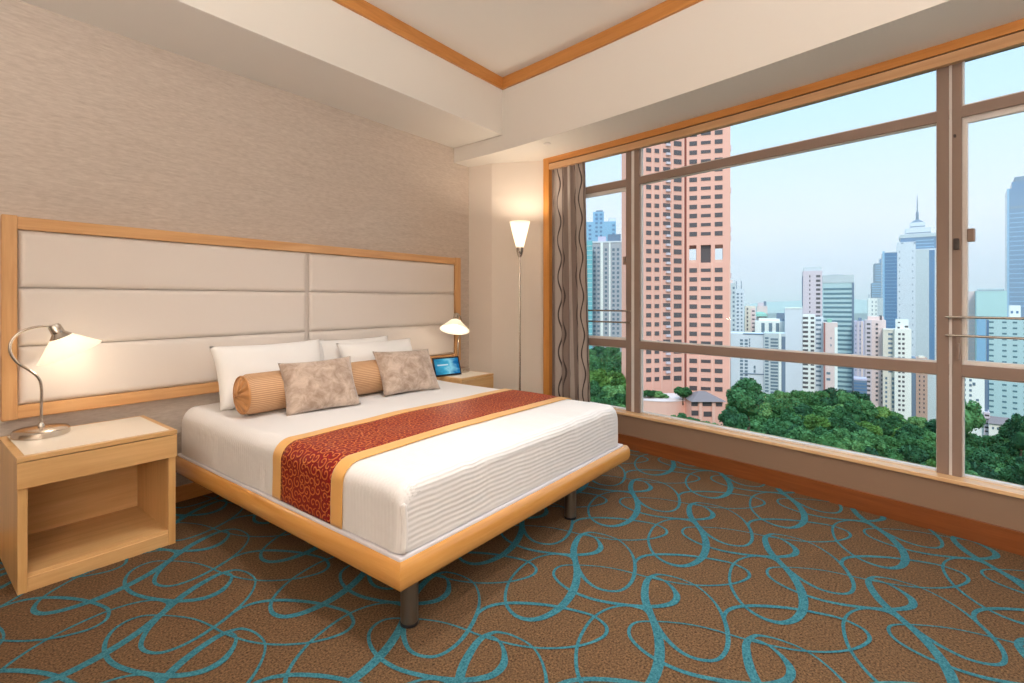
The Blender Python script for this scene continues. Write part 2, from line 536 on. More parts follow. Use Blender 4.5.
# upright wooden jamb closing the window towards the corner
a, b, c, d = wpt(YJ - .055, -.006), wpt(YJ - .055, .22), wpt(YJ + .015, .22), wpt(YJ + .015, -.006)
struct(MB().prism([tuple(a), tuple(b), tuple(c), tuple(d)], .0, ZB).build('trim_5', M['trim_v'], bevel=.003))
struct(MB().box(XL, 3.78, YW - .016, YW + .01, 0, .095).build('baseboard_headboard', M['trim'], bevel=.003))
struct(MB().box(XL - .01, XL + .016, Y0, YW - .016, 0, .095).build('baseboard_left', M['trim'], bevel=.003))

# ------------------------------------------------------------------ windows
G = .10
ZG0, ZL0, ZL1, ZT0, ZT1, ZG1 = .298, .840, .905, 2.236, 2.295, 2.575
def bar(y0, y1, z0, z1, o0, o1, mb=None, mat=0):
    """straight bar between two points of the wall (panes are flat chords)"""
    mb = mb or MB()
    a, b = wpt(y0, G), wpt(y1, G)
    d = (b - a).normalized(); n = Vector((-d.y, d.x))
    if n.x < 0: n = -n
    p = [a + n * o0, b + n * o0, b + n * o1, a + n * o1]
    mb.prism([tuple(q) for q in (p if (b - a).cross(n) > 0 else p[::-1])], z0, z1, mat)
    return mb
def subseg(y0, y1, f0, f1):
    return y0 + (y1 - y0) * f0, y0 + (y1 - y0) * f1

def window(name, ya, yb, sash, st=.05):
    """ya > yb; sash: the middle light opens"""
    w = struct(thing(name, None, None, (0, 0, 0)))
    fr = MB()
    bar(ya, ya - st, ZG0, ZG1, -.035, .022, fr); bar(yb + st, yb, ZG0, ZG1, -.035, .022, fr)
    bar(ya, yb, ZT0, ZT1, -.032, .022, fr); bar(ya, yb, ZL0, ZL1, -.032, .022, fr)
    fr.build('frame', M['brown_metal'], w, bevel=.003)
    be = MB()
    for z0, z1 in ((ZG0, ZL0), (ZL1, ZT0), (ZT1, ZG1)):
        bar(ya - st, ya - st - .005, z0, z1, -.014, .020, be); bar(yb + st + .005, yb + st, z0, z1, -.014, .020, be)
        bar(ya - st, yb + st, z0, z0 + .010, -.014, .020, be); bar(ya - st, yb + st, z1 - .005, z1, -.014, .020, be)
    be.build('glazing_bead', M['light_metal'], w)
    for z0, z1 in ((ZG0, ZL0), (ZL1, ZT0), (ZT1, ZG1)):
        bar(ya - st - .004, yb + st + .004, z0 + .004, z1 - .004, .004, .010).build('pane', M['glass'], w)
    if sash:
        s = MB()
        bar(ya - st - .005, ya - st - .019, ZL1 + .005, ZT0 - .004, -.006, .020, s); bar(yb + st + .019, yb + st + .005, ZL1 + .005, ZT0 - .004, -.006, .020, s)
        bar(ya - st - .005, yb + st + .005, ZT0 - .030, ZT0 - .004, -.006, .020, s); bar(ya - st - .005, yb + st + .005, ZL1 + .005, ZL1 + .022, -.006, .020, s)
        s.build('sash', M['light_metal'], w, bevel=.002)
        for z in (1.16, 1.06):
            a, b = wpt(min(ya + .025, 2.36), G - .042), wpt(yb, G - .042)
            MB().tube([(a.x, a.y, z), (b.x, b.y, z)], .007, 10).build('guard_rail', M['chrome'], w)
    return w

w1 = window('window_1', 2.62, 1.834, True)
w2 = window('window_2', 1.803, -.186, False)
w3 = window('window_3', -.199, -1.40, True, .038)
w4 = window('window_4', -1.45, -2.58, False)
# mullion posts standing between the panes
for k, (ya, yb) in enumerate(((1.836, 1.801), (-.185, -.200), (-1.40, -1.45))):
    mb = bar(ya, yb, ZG0 - .002, ZG1, -.028, .03)
    struct(mb.build('trim_%d' % (6 + k), M['light_metal'], bevel=.003))
# hinges and handle on the opening lights
def fitting(win, name, y, z0, z1, o0, o1, wd, m):
    o = bar(y, y - wd, z0, z1, o0, o1).build(name, m, win, bevel=.004)
    return o
for z in (2.14, 1.555):
    fitting(w3, 'hinge', -.206, z - (.03 if z < 2 else .008), z + (.03 if z < 2 else .008), -.05, -.03, .022 if z < 2 else .01, M['gasket'])
fitting(w3, 'stay_plate', -.255, 1.60 - .035, 1.60 + .035, -.02, .01, .03, M['brown_metal'])
h = MB()
bar(-.218, -.238, .985, 1.055, -.05, -.034, h); bar(-.222, -.234, .93, 1.02, -.072, -.05, h)
h.build('handle', M['brown_metal'], w3, bevel=.004)
fitting(w1, 'hinge', 1.905, 1.56, 1.63, -.05, -.03, .02, M['brown_metal'])

# ------------------------------------------------------------------ headboard
hb = thing('headboard', 'wide oak-framed headboard with six cream padded panels on the wall behind the bed', 'headboard', (1.98, 3.52, .655))
HX0, HX1, HZ0, HZ1 = .365, 3.595, .655, 1.672
def part(mb, name, m, parent, **k):
    return mb.build(name, m, parent, **k)
part(MB().box(HX0 + .05, HX1 - .05, 3.485, 3.54, 1.608, HZ1), 'top_rail', M['oak_h'], hb, bevel=.004)
part(MB().box(HX0 + .05, HX1 - .05, 3.485, 3.54, HZ0, .722), 'bottom_rail', M['oak_h'], hb, bevel=.004)
for x0, x1 in ((HX0, .422), (3.525, HX1)):
    part(MB().box(x0, x1, 3.478, 3.54, HZ0 - .002, HZ1 + .004), 'side_post', M['oak_v'], hb, bevel=.004)
part(MB().box(.42, 3.527, 3.515, 3.538, .715, 1.612), 'backing_board', M['panel'], hb)
zz = [.722, 1.017, 1.314, 1.608]
for x0, x1 in ((.425, 1.962), (1.984, 3.523)):
    for k in range(3):
        a0, a1, b0, b1 = x0 + .002, x1 - .002, zz[k] + .003, zz[k + 1] - .003
        mb = MB()
        def fn(u, v, a0=a0, a1=a1, b0=b0, b1=b1):
            x, z = a0 + (a1 - a0) * u, b0 + (b1 - b0) * v
            d = min(x - a0, a1 - x, z - b0, b1 - z)
            e = max(0, 1 - d / .035)
            return (x, 3.488 + .016 * e ** 3 - .006 * math.sin(PI * u) * math.sin(PI * v), z)
        def warp(u, n=1):
            return u
        # finer sampling near the edges
        us = [0, .004, .008, .013, .018, .024] + [.024 + (.952) * i / 12 for i in range(1, 12)] + [.976, .982, .987, .992, .996, 1]
        vs = [0, .02, .04, .065, .09, .12] + [.12 + .76 * i / 6 for i in range(1, 6)] + [.88, .91, .935, .96, .98, 1]
        V = [fn(u, v) for v in vs for u in us]
        n = len(us)
        mb.add(V, [(j * n + i, j * n + i + 1, (j + 1) * n + i + 1, (j + 1) * n + i) for j in range(len(vs) - 1) for i in range(n - 1)])
        part(mb, 'padded_panel', M['panel'], hb, smooth=60)

# ------------------------------------------------------------------ nightstands
NW, ND, NH = .59, .525, .585
def nightstand(label, x0, w):
    y0 = 2.93
    r = thing('nightstand', label, 'nightstand', (x0 + w / 2, y0 + ND / 2, 0), 0, 'pair of nightstands beside the bed')
    x1, y1 = x0 + w, y0 + ND
    B = lambda a, b, c, d, e, f: MB().box(a, b, c, d, e, f)
    for a, b in ((x0 + .004, x0 + .036), (x1 - .036, x1 - .004)):
        B(a, b, y0 + .012, y1, 0, NH - .02).build('side_panel', M['maple_v'], r, bevel=.002)
    B(x0 + .036, x1 - .036, y1 - .018, y1 - .002, .02, NH - .02).build('back_panel', M['maple_h'], r)
    B(x0 + .036, x1 - .036, y0 + .02, y1 - .018, .058, .078).build('shelf', M['maple_h'], r, bevel=.002)
    B(x0 + .036, x1 - .036, y0 + .014, y0 + .034, .0, .062).build('plinth', M['maple_h'], r, bevel=.002)
    dr = B(x0 + .001, x1 - .001, y0, y0 + .018, .449, NH - .024).build('drawer', M['maple_h'], r, bevel=.002)
    B(x0 + .05, x1 - .05, y0 + .018, y1 - .05, .452, NH - .03).build('drawer_box', M['maple_h'], dr)
    tp = B(x0, x1, y0, y1 + .004, NH - .02, NH).build('top', M['maple_h'], r, bevel=.002)
    B(x0 + .028, x1 - .028, y0 + .028, y1 - .028, NH - .001, NH + .0025).build('top_inlay', M['inlay'], tp)
    return r
nightstand('open-fronted maple nightstand with pale top, left of the bed', .352, NW)
nightstand('maple nightstand holding the tablet, in the corner beyond the bed', 3.04, .415)

# ------------------------------------------------------------------ bed
BX0, BX1, BY0, BY1 = 1.134, 3.03, 1.398, 3.478
bed = thing('bed', 'large double bed with honey wood platform frame and round steel legs', 'bed', ((BX0 + BX1) / 2, (BY0 + BY1) / 2, 0))
def rail(p0, p1, out, z0=.200, z1=.306, w=.085, rad=.034, ext0=0, ext1=0):
    """bullnosed rail from p0 to p1, out = outward direction; ends mitred by ext"""
    out = Vector(out); d = (Vector(p1) - Vector(p0)).normalized()
    prof = [(-w, z0), (-.026, z0)]
    for k in range(9):                       # rounded outer edge, fuller at the top
        a = -PI / 2 + PI * k / 8
        prof.append((-.026 + .026 * math.cos(a), (z0 + z1) / 2 + (z1 - z0) / 2 * math.sin(a)))
    prof += [(-w, z1)]
    rings = []
    for p, sgn in ((Vector(p0), -1), (Vector(p1), 1)):
        e = ext0 if sgn < 0 else ext1
        rings.append([tuple(p + out * o + d * (sgn * e * o)) [:2] + (z,) for o, z in prof])
    return MB().loft([[Vector(q) for q in r] for r in rings])
rail((BX0 - .045, BY1, 0), (BX0, BY0, 0), (-1, 0, 0), ext1=1).build('side_rail', M['bed_y'], bed, smooth=50)
rail((BX1, BY0, 0), (BX1, BY1, 0), (1, 0, 0), ext0=1).build('side_rail', M['bed_y'], bed, smooth=50)
rail((BX0, BY0, 0), (BX1, BY0, 0), (0, -1, 0), ext0=1, ext1=1).build('foot_rail', M['bed_x'], bed, smooth=50)
MB().box(BX0 + .07, BX1 - .07, BY0 + .07, BY1, .235, .296).build('platform', M['bed_x'], bed)
MB().prism([(BX0 + .022, BY0 + .024), (BX1 - .05, BY0 + .024), (BX1 - .05, BY1 - .01), (BX0 - .02, BY1 - .01)], .298, .318).build('base_cloth', M['pad'], bed, bevel=.006)
MB().box(BX0 + .05, BX1 - .05, BY0 + .065, BY1 - .02, .318, .55).build('mattress', M['linen'], bed, bevel=.05, seg=4)
for lx, ly in ((1.265, 1.50), (2.45, 1.50), (1.7, 3.2), (2.4, 3.2)):
    lg = MB().lathe([(.034, .006), (.034, .21)], 28, Matrix.Translation((lx, ly, 0))).build('leg', M['steel'], bed, smooth=40)
    MB().lathe([(.030, 0), (.036, .002), (.036, .012), (.033, .014)], 28, Matrix.Translation((lx, ly, 0))).build('foot_pad', M['black'], lg, smooth=40)

# coverlet: closed shell draped over the mattress
CX0, CX1, CY0, CY1, CZ0, CZ1, CR = 1.168, 2.942, 1.432, 3.468, .322, .582, .075
def profile_pt(s):
    """cross-section in XZ: s runs 0..L from lower left over the top to lower right; returns x, z"""
    h = CZ1 - CR - CZ0; q = CR * PI / 2; wt = CX1 - CX0 - 2 * CR
    if s < h: return CX0, CZ0 + s
    s -= h
    if s < q:
        a = s / CR
        return CX0 + CR - CR * math.cos(a), CZ1 - CR + CR * math.sin(a)
    s -= q
    if s < wt: return CX0 + CR + s, CZ1
    s -= wt
    if s < q:
        a = s / CR
        return CX1 - CR + CR * math.sin(a), CZ1 - CR + CR * math.cos(a)
    s -= q
    return CX1, CZ1 - CR - s
PL = 2 * (CZ1 - CR - CZ0) + CR * PI + CX1 - CX0 - 2 * CR
def soft(p):
    q = Vector(p)
    n = noise.noise(q * 2.3) * .006 + noise.noise(q * 6) * .0025
    crown = .010 * max(0, math.sin(PI * (q.x - CX0) / (CX1 - CX0))) * (1 if q.z > .45 else 0)
    return q, n, crown
def skew(x, y):
    return x - .045 * max(0, (y - BY0) / (BY1 - BY0)) * max(0, (BX1 - x) / (BX1 - BX0))
def cover_pt(s, y):
    x, z = profile_pt(s)
    # outward normal of the section
    e = 1e-3
    xa, za = profile_pt(max(0, s - e)); xb, zb = profile_pt(min(PL, s + e))
    tx, tz = xb - xa, zb - za
    l = math.hypot(tx, tz) or 1
    nx, nz = -tz / l, tx / l
    q, n, crown = soft((x, y, z))
    headrise = .02 * max(0, (y - 2.9) / .56) if z > .5 else 0
    crown *= min(1, (y - CY0) / .3, (CY1 - y) / .2) if CY0 < y < CY1 else 0
    return Vector((skew(x + nx * n, y), y, z + nz * n + crown * nz + headrise * max(0, nz)))
ss = [PL * i / 120 for i in range(121)]
rings = []
R2 = .055
# foot end: vertical face rounding into the top; then head end
def inset(s, d, y):
    """section shrunk by d towards the bed's middle, for the rounded end"""
    p = cover_pt(s, y)
    cx = (CX0 + CX1) / 2
    return (cx + (p.x - cx) * (1 - .5 * d / ((CX1 - CX0) / 2)), y, p.z - d * max(0, (p.z - CZ0) / (CZ1 - CZ0)))
ylist = []
for k in range(9):
    a = PI / 2 * k / 8
    ylist.append((CY0 + R2 * (1 - math.sin(a)), R2 * (1 - math.cos(a))))
ylist = ylist[::-1]     # from the face (a = 90 deg: y = CY0, inset R2) to full section
rings = [[inset(s, d, y) for s in ss] for y, d in ylist]
for i in range(1, 45):
    y = CY0 + R2 + (CY1 - CY0 - 2 * R2) * i / 44
    rings.append([tuple(cover_pt(s, y)) for s in ss])
for k in range(1, 9):
    a = PI / 2 * k / 8
    y = CY1 - R2 + R2 * math.sin(a)
    rings.append([inset(s, R2 * (1 - math.cos(a)), y) for s in ss])
mb = MB().loft(rings, closed_ring=False, caps=False)
n = len(ss)
# close the foot face and head face with a fan of quads row by row
def endface(ring, flip):
    half = n // 2
    fs = []
    for i in range(half):
        j = n - 1 - i
        if i + 1 < j - 1 + 1 and i + 1 <= j - 1:
            f = (i, i + 1, j - 1, j)
            fs.append(f[::-1] if flip else f)
    return mb.add(ring, fs)
endface(rings[0], False); endface(rings[-1], True)
cov = mb.build('bedspread', M['coverlet'], None, origin=(2.02, 2.45, .322), smooth=60)
tag(cov, 'white ribbed bedspread drawn tight over the mattress', 'bedspread')
bmx = bmesh.new(); bmx.from_mesh(cov.data); bmesh.ops.remove_doubles(bmx, verts=bmx.verts, dist=.0005)
bmesh.ops.recalc_face_normals(bmx, faces=bmx.faces); bmx.to_mesh(cov.data); bmx.free()
cov.data.shade_smooth(); cov.data.set_sharp_from_angle(angle=math.radians(65))
# folded hospital corner at the near foot corner
fd = MB()
fd.grid(lambda u, v: (CX0 + .002 + .018 * u + .006 * math.sin(PI * v), CY0 - .004 + .012 * (1 - u) - .010 * math.sin(PI * u) * (1 - .3 * v), CZ0 + .002 + (CZ1 - .085 - CZ0) * v + .01 * math.sin(PI * u)), 10, 14)
fd.build('corner_fold', M['coverlet'], cov, smooth=70, solid=.006)

# runner across the foot of the bed
run = thing('bed_runner', 'crimson bed runner with gold scrolls and plain gold borders across the bed', 'bed runner', (2.02, 2.05, .582))
RY0, RY1, BW = 1.775, 2.33, .075
def runner_part(y0, y1, off, name, m, side=0):
    mb = MB()
    sl = [PL * i / 150 for i in range(151)]
    def fn(u, v):
        s = PL * u; y = y0 + (y1 - y0) * v
        lean = .03 * max(0, 1 - u * 6) - .03 * max(0, 1 - (1 - u) * 6)
        p = cover_pt(s, y); x, z = profile_pt(s)
        e = 1e-3
        xa, za = profile_pt(max(0, s - e)); xb, zb = profile_pt(min(PL, s + e))
        l = math.hypot(xb - xa, zb - za) or 1
        return (p.x - (zb - za) / l * off, y + lean * .4, p.z + (xb - xa) / l * off)
    mb.grid(fn, 150, 14, uv=lambda u, v: (PL * u, (y1 - y0) * v))
    return mb.build(name, m, run, smooth=60, solid=.004)
runner_part(RY0 + BW - .004, RY1 - BW + .004, .0055, 'brocade_panel', M['brocade'])
tag(runner_part(RY0, RY0 + BW, .0068, 'border', M['gold']), 'plain gold border nearer the foot')
tag(runner_part(RY1 - BW, RY1, .0068, 'border', M['gold']), 'plain gold border nearer the pillows')

# ------------------------------------------------------------------ pillows and cushions
def cushion_mesh(w, h, th, n=26, pinch=.10, seed=0, corner=.5):
    """pillow lying in its local XZ plane, thickness along Y, bottom edge at z = 0"""
    mb = MB()
    def side(sg):
        def fn(u, v):
            a, b = 2 * u - 1, 2 * v - 1
            px = 1 - pinch * (1 - abs(b) ** 2) * .5
            pz = 1 - pinch * (1 - abs(a) ** 2) * .6
            t_ = (max(0, 1 - abs(a) ** 2.6) * max(0, 1 - abs(b) ** 2.6)) ** corner
            q = Vector((a * 1.7 + seed, b * 1.7, sg + seed))
            t_ *= 1 + .25 * noise.noise(q)
            return (a * w / 2 * px, sg * th / 2 * t_, h / 2 + b * h / 2 * pz)
        return fn
    mb.grid(side(-1), n, n); mb.grid(side(1), n, n)
    return mb
def put_cushion(name, label, cat_, group, w, h, th, loc, tilt, yaw, m, seed=0, pinch=.1, roll=0):
    mb = cushion_mesh(w, h, th, pinch=pinch, seed=seed)
    o = mb.build(name, m, None, smooth=None)
    bmx = bmesh.new(); bmx.from_mesh(o.data); bmesh.ops.remove_doubles(bmx, verts=bmx.verts, dist=.0004)
    bmesh.ops.recalc_face_normals(bmx, faces=bmx.faces); bmx.to_mesh(o.data); bmx.free()
    o.data.shade_smooth()
    o.location = loc
    o.rotation_euler = (Matrix.Rotation(yaw, 4, 'Z') @ Matrix.Rotation(-tilt, 4, 'X') @ Matrix.Rotation(roll, 4, 'Y')).to_euler()
    return tag(o, label, cat_, group)
rad = math.radians
PG = 'white pillows against the headboard'
put_cushion('pillow', 'white pillow leaning behind the gold bolster at the near side of the bed', 'pillow', PG, .72, .40, .17, (1.585, 3.14, .602), rad(22), 0, M['linen'], 1)
put_cushion('pillow', 'white pillow tucked between the nearest pillow and the headboard', 'pillow', PG, .70, .365, .15, (1.69, 3.29, .608), rad(16), 0, M['linen'], 2)
put_cushion('pillow', 'white pillow standing behind the plush cushion farther along the bed', 'pillow', PG, .70, .355, .16, (2.42, 3.15, .602), rad(21), 0, M['linen'], 3)
put_cushion('pillow', 'white pillow hindmost at the far side, its tip pointing up by the seam', 'pillow', PG, .66, .36, .14, (2.29, 3.30, .608), rad(14), 0, M['linen'], 4)
CG = 'plush cushions on the bed'
put_cushion('cushion', 'taupe plush cushion nearer the lamp, hiding the middle of the bolster', 'cushion', CG, .44, .33, .13, (1.645, 2.715, .592), rad(28), rad(-14), M['plush'], 5, .12, rad(-2))
put_cushion('cushion', 'taupe plush cushion at the bolster end nearer the tablet', 'cushion', CG, .48, .335, .13, (2.345, 2.735, .595), rad(30), rad(-5), M['plush'], 6, .12, rad(2))

bo = thing('bolster', 'round gold striped bolster lying in front of the white pillows', 'bolster', (1.94, 2.955, .592))
BR, bxa, bxb = .116, 1.27, 2.50
def bol(u, v):
    x = bxa + (bxb - bxa) * u; a = 2 * PI * v
    e = min(u, 1 - u) * (bxb - bxa)
    r = BR * (1 - .12 * max(0, 1 - e / .025) ** 2)
    return (x, 2.955 + r * math.cos(a), .595 + BR + r * math.sin(a))
mb = MB(); mb.grid(bol, 40, 40, uv=lambda u, v: (u, v)); mb.build('cover', M['bolster'], bo, smooth=60)
for sg, xe in ((-1, bxa), (1, bxb)):
    def cap(u, v, sg=sg, xe=xe):
        a = 2 * PI * v; r = BR * .885 * (1 - u)
        d = .028 * math.sin(min(1, u * 1.15) * PI * .5) - .02 * max(0, u - .8) / .2
        pl_ = .0035 * math.sin(11 * a) * (u * (1 - u) * 4)
        return (xe + sg * (d + pl_), 2.955 + r * math.cos(a), .595 + BR + r * math.sin(a))
    mb = MB(); mb.grid(cap, 10, 108, uv=lambda u, v: (u, v))
    e = mb.build('gathered_end', M['gather'], bo, smooth=60)
    MB().lathe([(.0, -.005), (.010, -.004), (.013, 0), (.010, .006), (0, .008)], 20, Matrix.Translation((xe + sg * .016, 2.955, .595 + BR)) @ Matrix.Rotation(sg * PI / 2, 4, 'Y'), caps=False).build('button', M['gather'], e, smooth=60)
    ring = [(xe, 2.955 + BR * .9 * math.cos(2 * PI * k / 40), .595 + BR + BR * .9 * math.sin(2 * PI * k / 40)) for k in range(41)]
    MB().tube(ring, .006, 8).build('piping', M['gather'], bo, smooth=60)

# ------------------------------------------------------------------ lamps
def lamp(label, loc, rz, power=1.3):
    r = thing('bedside_lamp', label, 'lamp', loc, 0, 'pair of bedside lamps')
    L = Vector(loc)
    rot = Matrix.Translation(L) @ Matrix.Rotation(rz, 4, 'Z')
    P = lambda x, z: rot @ Vector((x, 0, z))
    MB().lathe([(.104, 0), (.108, .004), (.108, .026), (.101, .034), (.07, .040), (.02, .044), (.0, .044)], 48, rot, caps=False).build('base', M['chrome'], r, smooth=40)
    key = [(.0, .04), (.0, .13), (.0, .235), (-.012, .285), (-.045, .325), (-.085, .365), (-.108, .415), (-.106, .465), (-.080, .505), (-.040, .527), (.005, .535), (.040, .532)]
    path = cat([(x, z, 0) for x, z in key], False, 6)
    nk = MB().tube([P(x, z) for x, z, _ in path], .0062, 12).build('neck', M['chrome'], r, smooth=60)
    MB().lathe([(.014, .036), (.014, .055), (.009, .062)], 20, rot, caps=True).build('collar', M['chrome'], nk, smooth=40)
    # shade axis tilts outwards over the bed
    ax = rad(24)
    sh = rot @ Matrix.Translation((.048, 0, .532)) @ Matrix.Rotation(-ax, 4, 'Y')
    MB().lathe([(.0, .012), (.020, .010), (.026, .0), (.027, -.035), (.046, -.056), (.046, -.060), (.02, -.058)], 32, sh, caps=False).build('socket', M['chrome'], r, smooth=40)
    prof = [(.038, -.052), (.057, -.070), (.094, -.107), (.133, -.145), (.136, -.148), (.133, -.149), (.094, -.111), (.057, -.075), (.036, -.056)]
    MB().lathe(prof, 48, sh, caps=False).build('lamp_shade', M['shade'], r, smooth=50)
    MB().lathe([(0, -.060), (.012, -.062), (.016, -.075), (.026, -.100), (.028, -.115), (.020, -.130), (0, -.136)], 24, sh, caps=False).build('bulb', M['bulb'], r, smooth=60)
    li = bpy.data.lights.new('bulb_light', 'POINT'); li.energy = power; li.color = (1, .84, .66); li.shadow_soft_size = .03
    lo = bpy.data.objects.new('bulb_light', li); COL.objects.link(lo); lo.parent = r
    lo.location = (sh @ Vector((0, 0, -.145))) - L
    return r
lamp('nickel bedside lamp with tilted white glass shade, left of the bed', (.488, 3.335, NH + .0025), 0)
lamp('nickel bedside lamp on the corner nightstand behind the tablet', (3.325, 3.255, NH + .0025), PI + rad(28))

fl_ = thing('floor_lamp', 'tall slim floor lamp with flared white shade beside the curtain', 'lamp', (3.66, 2.785, 0))
Tm = Matrix.Translation((3.66, 2.785, 0))
MB().lathe([(.135, 0), (.138, .004), (.138, .016), (.12, .024), (.03, .032), (0, .032)], 48, Tm, caps=False).build('base', M['chrome'], fl_, smooth=40)
MB().lathe([(.009, .03), (.009, 1.66)], 16, Tm).build('pole', M['chrome'], fl_, smooth=40)
MB().lathe([(.012, 1.65), (.022, 1.67), (.031, 1.70), (.034, 1.742), (.030, 1.745), (0, 1.72)], 28, Tm, caps=False).build('ferrule', M['chrome'], fl_, smooth=40)
MB().lathe([(.034, 1.74), (.062, 1.85), (.094, 1.978), (.0955, 1.979), (.092, 1.976), (.060, 1.852), (.031, 1.745)], 40, Tm, caps=False).build('lamp_shade', M['shade'], fl_, smooth=50)
MB().lathe([(0, 1.75), (.014, 1.755), (.02, 1.80), (.018, 1.84), (0, 1.85)], 20, Tm, caps=False).build('bulb', M['bulb'], fl_, smooth=60)
li = bpy.data.lights.new('bulb_light', 'POINT'); li.energy = 12; li.color = (1, .84, .66); li.shadow_soft_size = .03
lo = bpy.data.objects.new('bulb_light', li); COL.objects.link(lo); lo.parent = fl_; lo.location = (0, 0, 1.93)

# ------------------------------------------------------------------ tablet
tb = thing('tablet', 'black tablet with glowing blue screen propped on the corner nightstand', 'tablet', (3.09, 3.13, NH + .003))
tm = Matrix.Translation((3.085, 3.135, NH + .004)) @ Matrix.Rotation(rad(-14), 4, 'Z') @ Matrix.Rotation(rad(-20), 4, 'X')
def tbox(mb, x0, x1, y0, y1, z0, z1):
    b = len(mb.v); mb.box(x0, x1, y0, y1, z0, z1)
    for i in range(b, len(mb.v)): mb.v[i] = tuple(tm @ Vector(mb.v[i]))
    return mb
tbox(MB(), -.135, .135, -.004, .006, 0, .168).build('body', M['black'], tb, bevel=.003)
sm = MB(); sm.grid(lambda u, v: tuple(tm @ Vector((-.122 + .244 * u, -.0046, .014 + .140 * v))), 2, 2, uv=lambda u, v: (u, v))
sm.build('screen', M['screen'], tb)
stn = MB(); q = [tm @ Vector((-.03, .007, .10)), tm @ Vector((.03, .007, .10))]
b0 = Vector((q[0].x + .02, q[0].y + .055, NH + .004)); b1 = Vector((q[1].x + .02, q[1].y + .055, NH + .004))
stn.add([q[0], q[1], b1, b0], [(0, 1, 2, 3)]); stn.build('stand', M['black'], tb, solid=.003)

# ------------------------------------------------------------------ curtain
cu = thing('curtain', 'drawn-back grey brown curtain with dark wavy stripes at the window edge', 'curtain', (4.05, 2.5, .3))
def curt(y0, y1, off, amp, pleats, z0, z1, uvs):
    mb = MB()
    def fn(u, v):
        w = 1 - .10 * math.sin(PI * v) ** 2
        y = y0 + (y1 - y0) * (u * (.86 + .14 * (1 - v)) + 0)
        a = 2 * PI * pleats * u + .5 * math.sin(3 * v + 4 * u)
        o = off + amp * (math.sin(a) + .25 * math.sin(2.3 * a + 1.0)) * (.75 + .25 * (1 - v))
        p = wpt(y, o)
        return (p.x, p.y + .008 * math.cos(a), z0 + (z1 - z0) * v)
    mb.grid(fn, 120, 40, uv=lambda u, v: (u * uvs, (z1 - z0) * v))
    return mb
curt(2.69, 2.215, .030, .025, 5.0, .302, 2.555, 1.0).build('drape', M['curtain'], cu, smooth=80, solid=.003)

# flush sprinkler plate under the beam
tag(MB().lathe([(0, 0), (.03, 0), (.032, -.002), (.028, -.006), (0, -.007)], 28, Matrix.Translation((3.63, 2.46, ZB)), caps=False).build('sprinkler_plate', M['light_metal'], None, origin=(3.63, 2.46, ZB), smooth=40) if False else
    MB().lathe([(0, ZB), (.03, ZB), (.032, ZB - .002), (.028, ZB - .006), (0, ZB - .007)], 28, Matrix.Translation((3.63, 2.46, 0)), caps=False).build('sprinkler_plate', M['light_metal'], None, origin=(3.63, 2.46, ZB), smooth=40),
    'small round cover plate flush under the ceiling beam near the curtain', 'sprinkler')

# ------------------------------------------------------------------ the city outside
def facade(name, c, c2=None, rough=.75, scale=.12, amt=.05):
    return plain(name, c, rough, scale, amt, 0)
FM = dict(
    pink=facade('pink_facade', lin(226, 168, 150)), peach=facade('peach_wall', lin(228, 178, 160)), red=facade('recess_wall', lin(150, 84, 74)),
    white=facade('white_facade', lin(232, 232, 226)), grey=facade('grey_facade', lin(190, 196, 198)), pale=facade('pale_grey_facade', lin(208, 211, 217)),
    mauve=facade('mauve_facade', lin(206, 190, 196)), rose=facade('rose_facade', lin(222, 196, 190)), beige=facade('beige_facade', lin(222, 211, 195)),
    brown=facade('brown_facade', lin(186, 148, 130)), lav=facade('lavender_facade', lin(190, 180, 200)), cream=facade('cream_facade', lin(236, 231, 221)),
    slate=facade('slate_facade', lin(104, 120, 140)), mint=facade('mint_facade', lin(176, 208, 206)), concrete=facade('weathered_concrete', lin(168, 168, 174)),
    roof=facade('grey_roof_tiles', lin(128, 112, 112)), tealwall=facade('teal_screen', lin(112, 178, 186)),
    green=facade('copper_green_roof', lin(130, 180, 160)),
)
def glassy(name, c, rough=.18):
    m, t = mat(name, c, rough, 0, .6)
    return m
FM['win'] = glassy('dark_window', lin(84, 76, 78)); FM['winblue'] = glassy('blue_grey_window', lin(104, 122, 136))
FM['blue'] = glassy('blue_curtain_glass', lin(34, 100, 150)); FM['teal'] = glassy('teal_band_glass', lin(80, 116, 128)); FM['tealpanel'] = glassy('pale_teal_spandrel', lin(176, 200, 202), .3)
FM['navy'] = glassy('navy_curtain_glass', lin(88, 120, 156)); FM['sky'] = glassy('light_blue_glass', lin(132, 174, 204))
RZ = math.atan2(RT.y, RT.x)
MESHES = {}
def inst(name, key, make, m, root, loc):
    """one mesh per size, reused by every copy"""
    k = (name, key, m.name)
    if k not in MESHES:
        mb = make(); me = bpy.data.meshes.new(name)
        me.from_pydata(mb.v, [], mb.f); me.materials.append(m); me.update()
        MESHES[k] = me
    o = bpy.data.objects.new(name, MESHES[k]); COL.objects.link(o)
    o.parent = root; o.location = loc
    return o
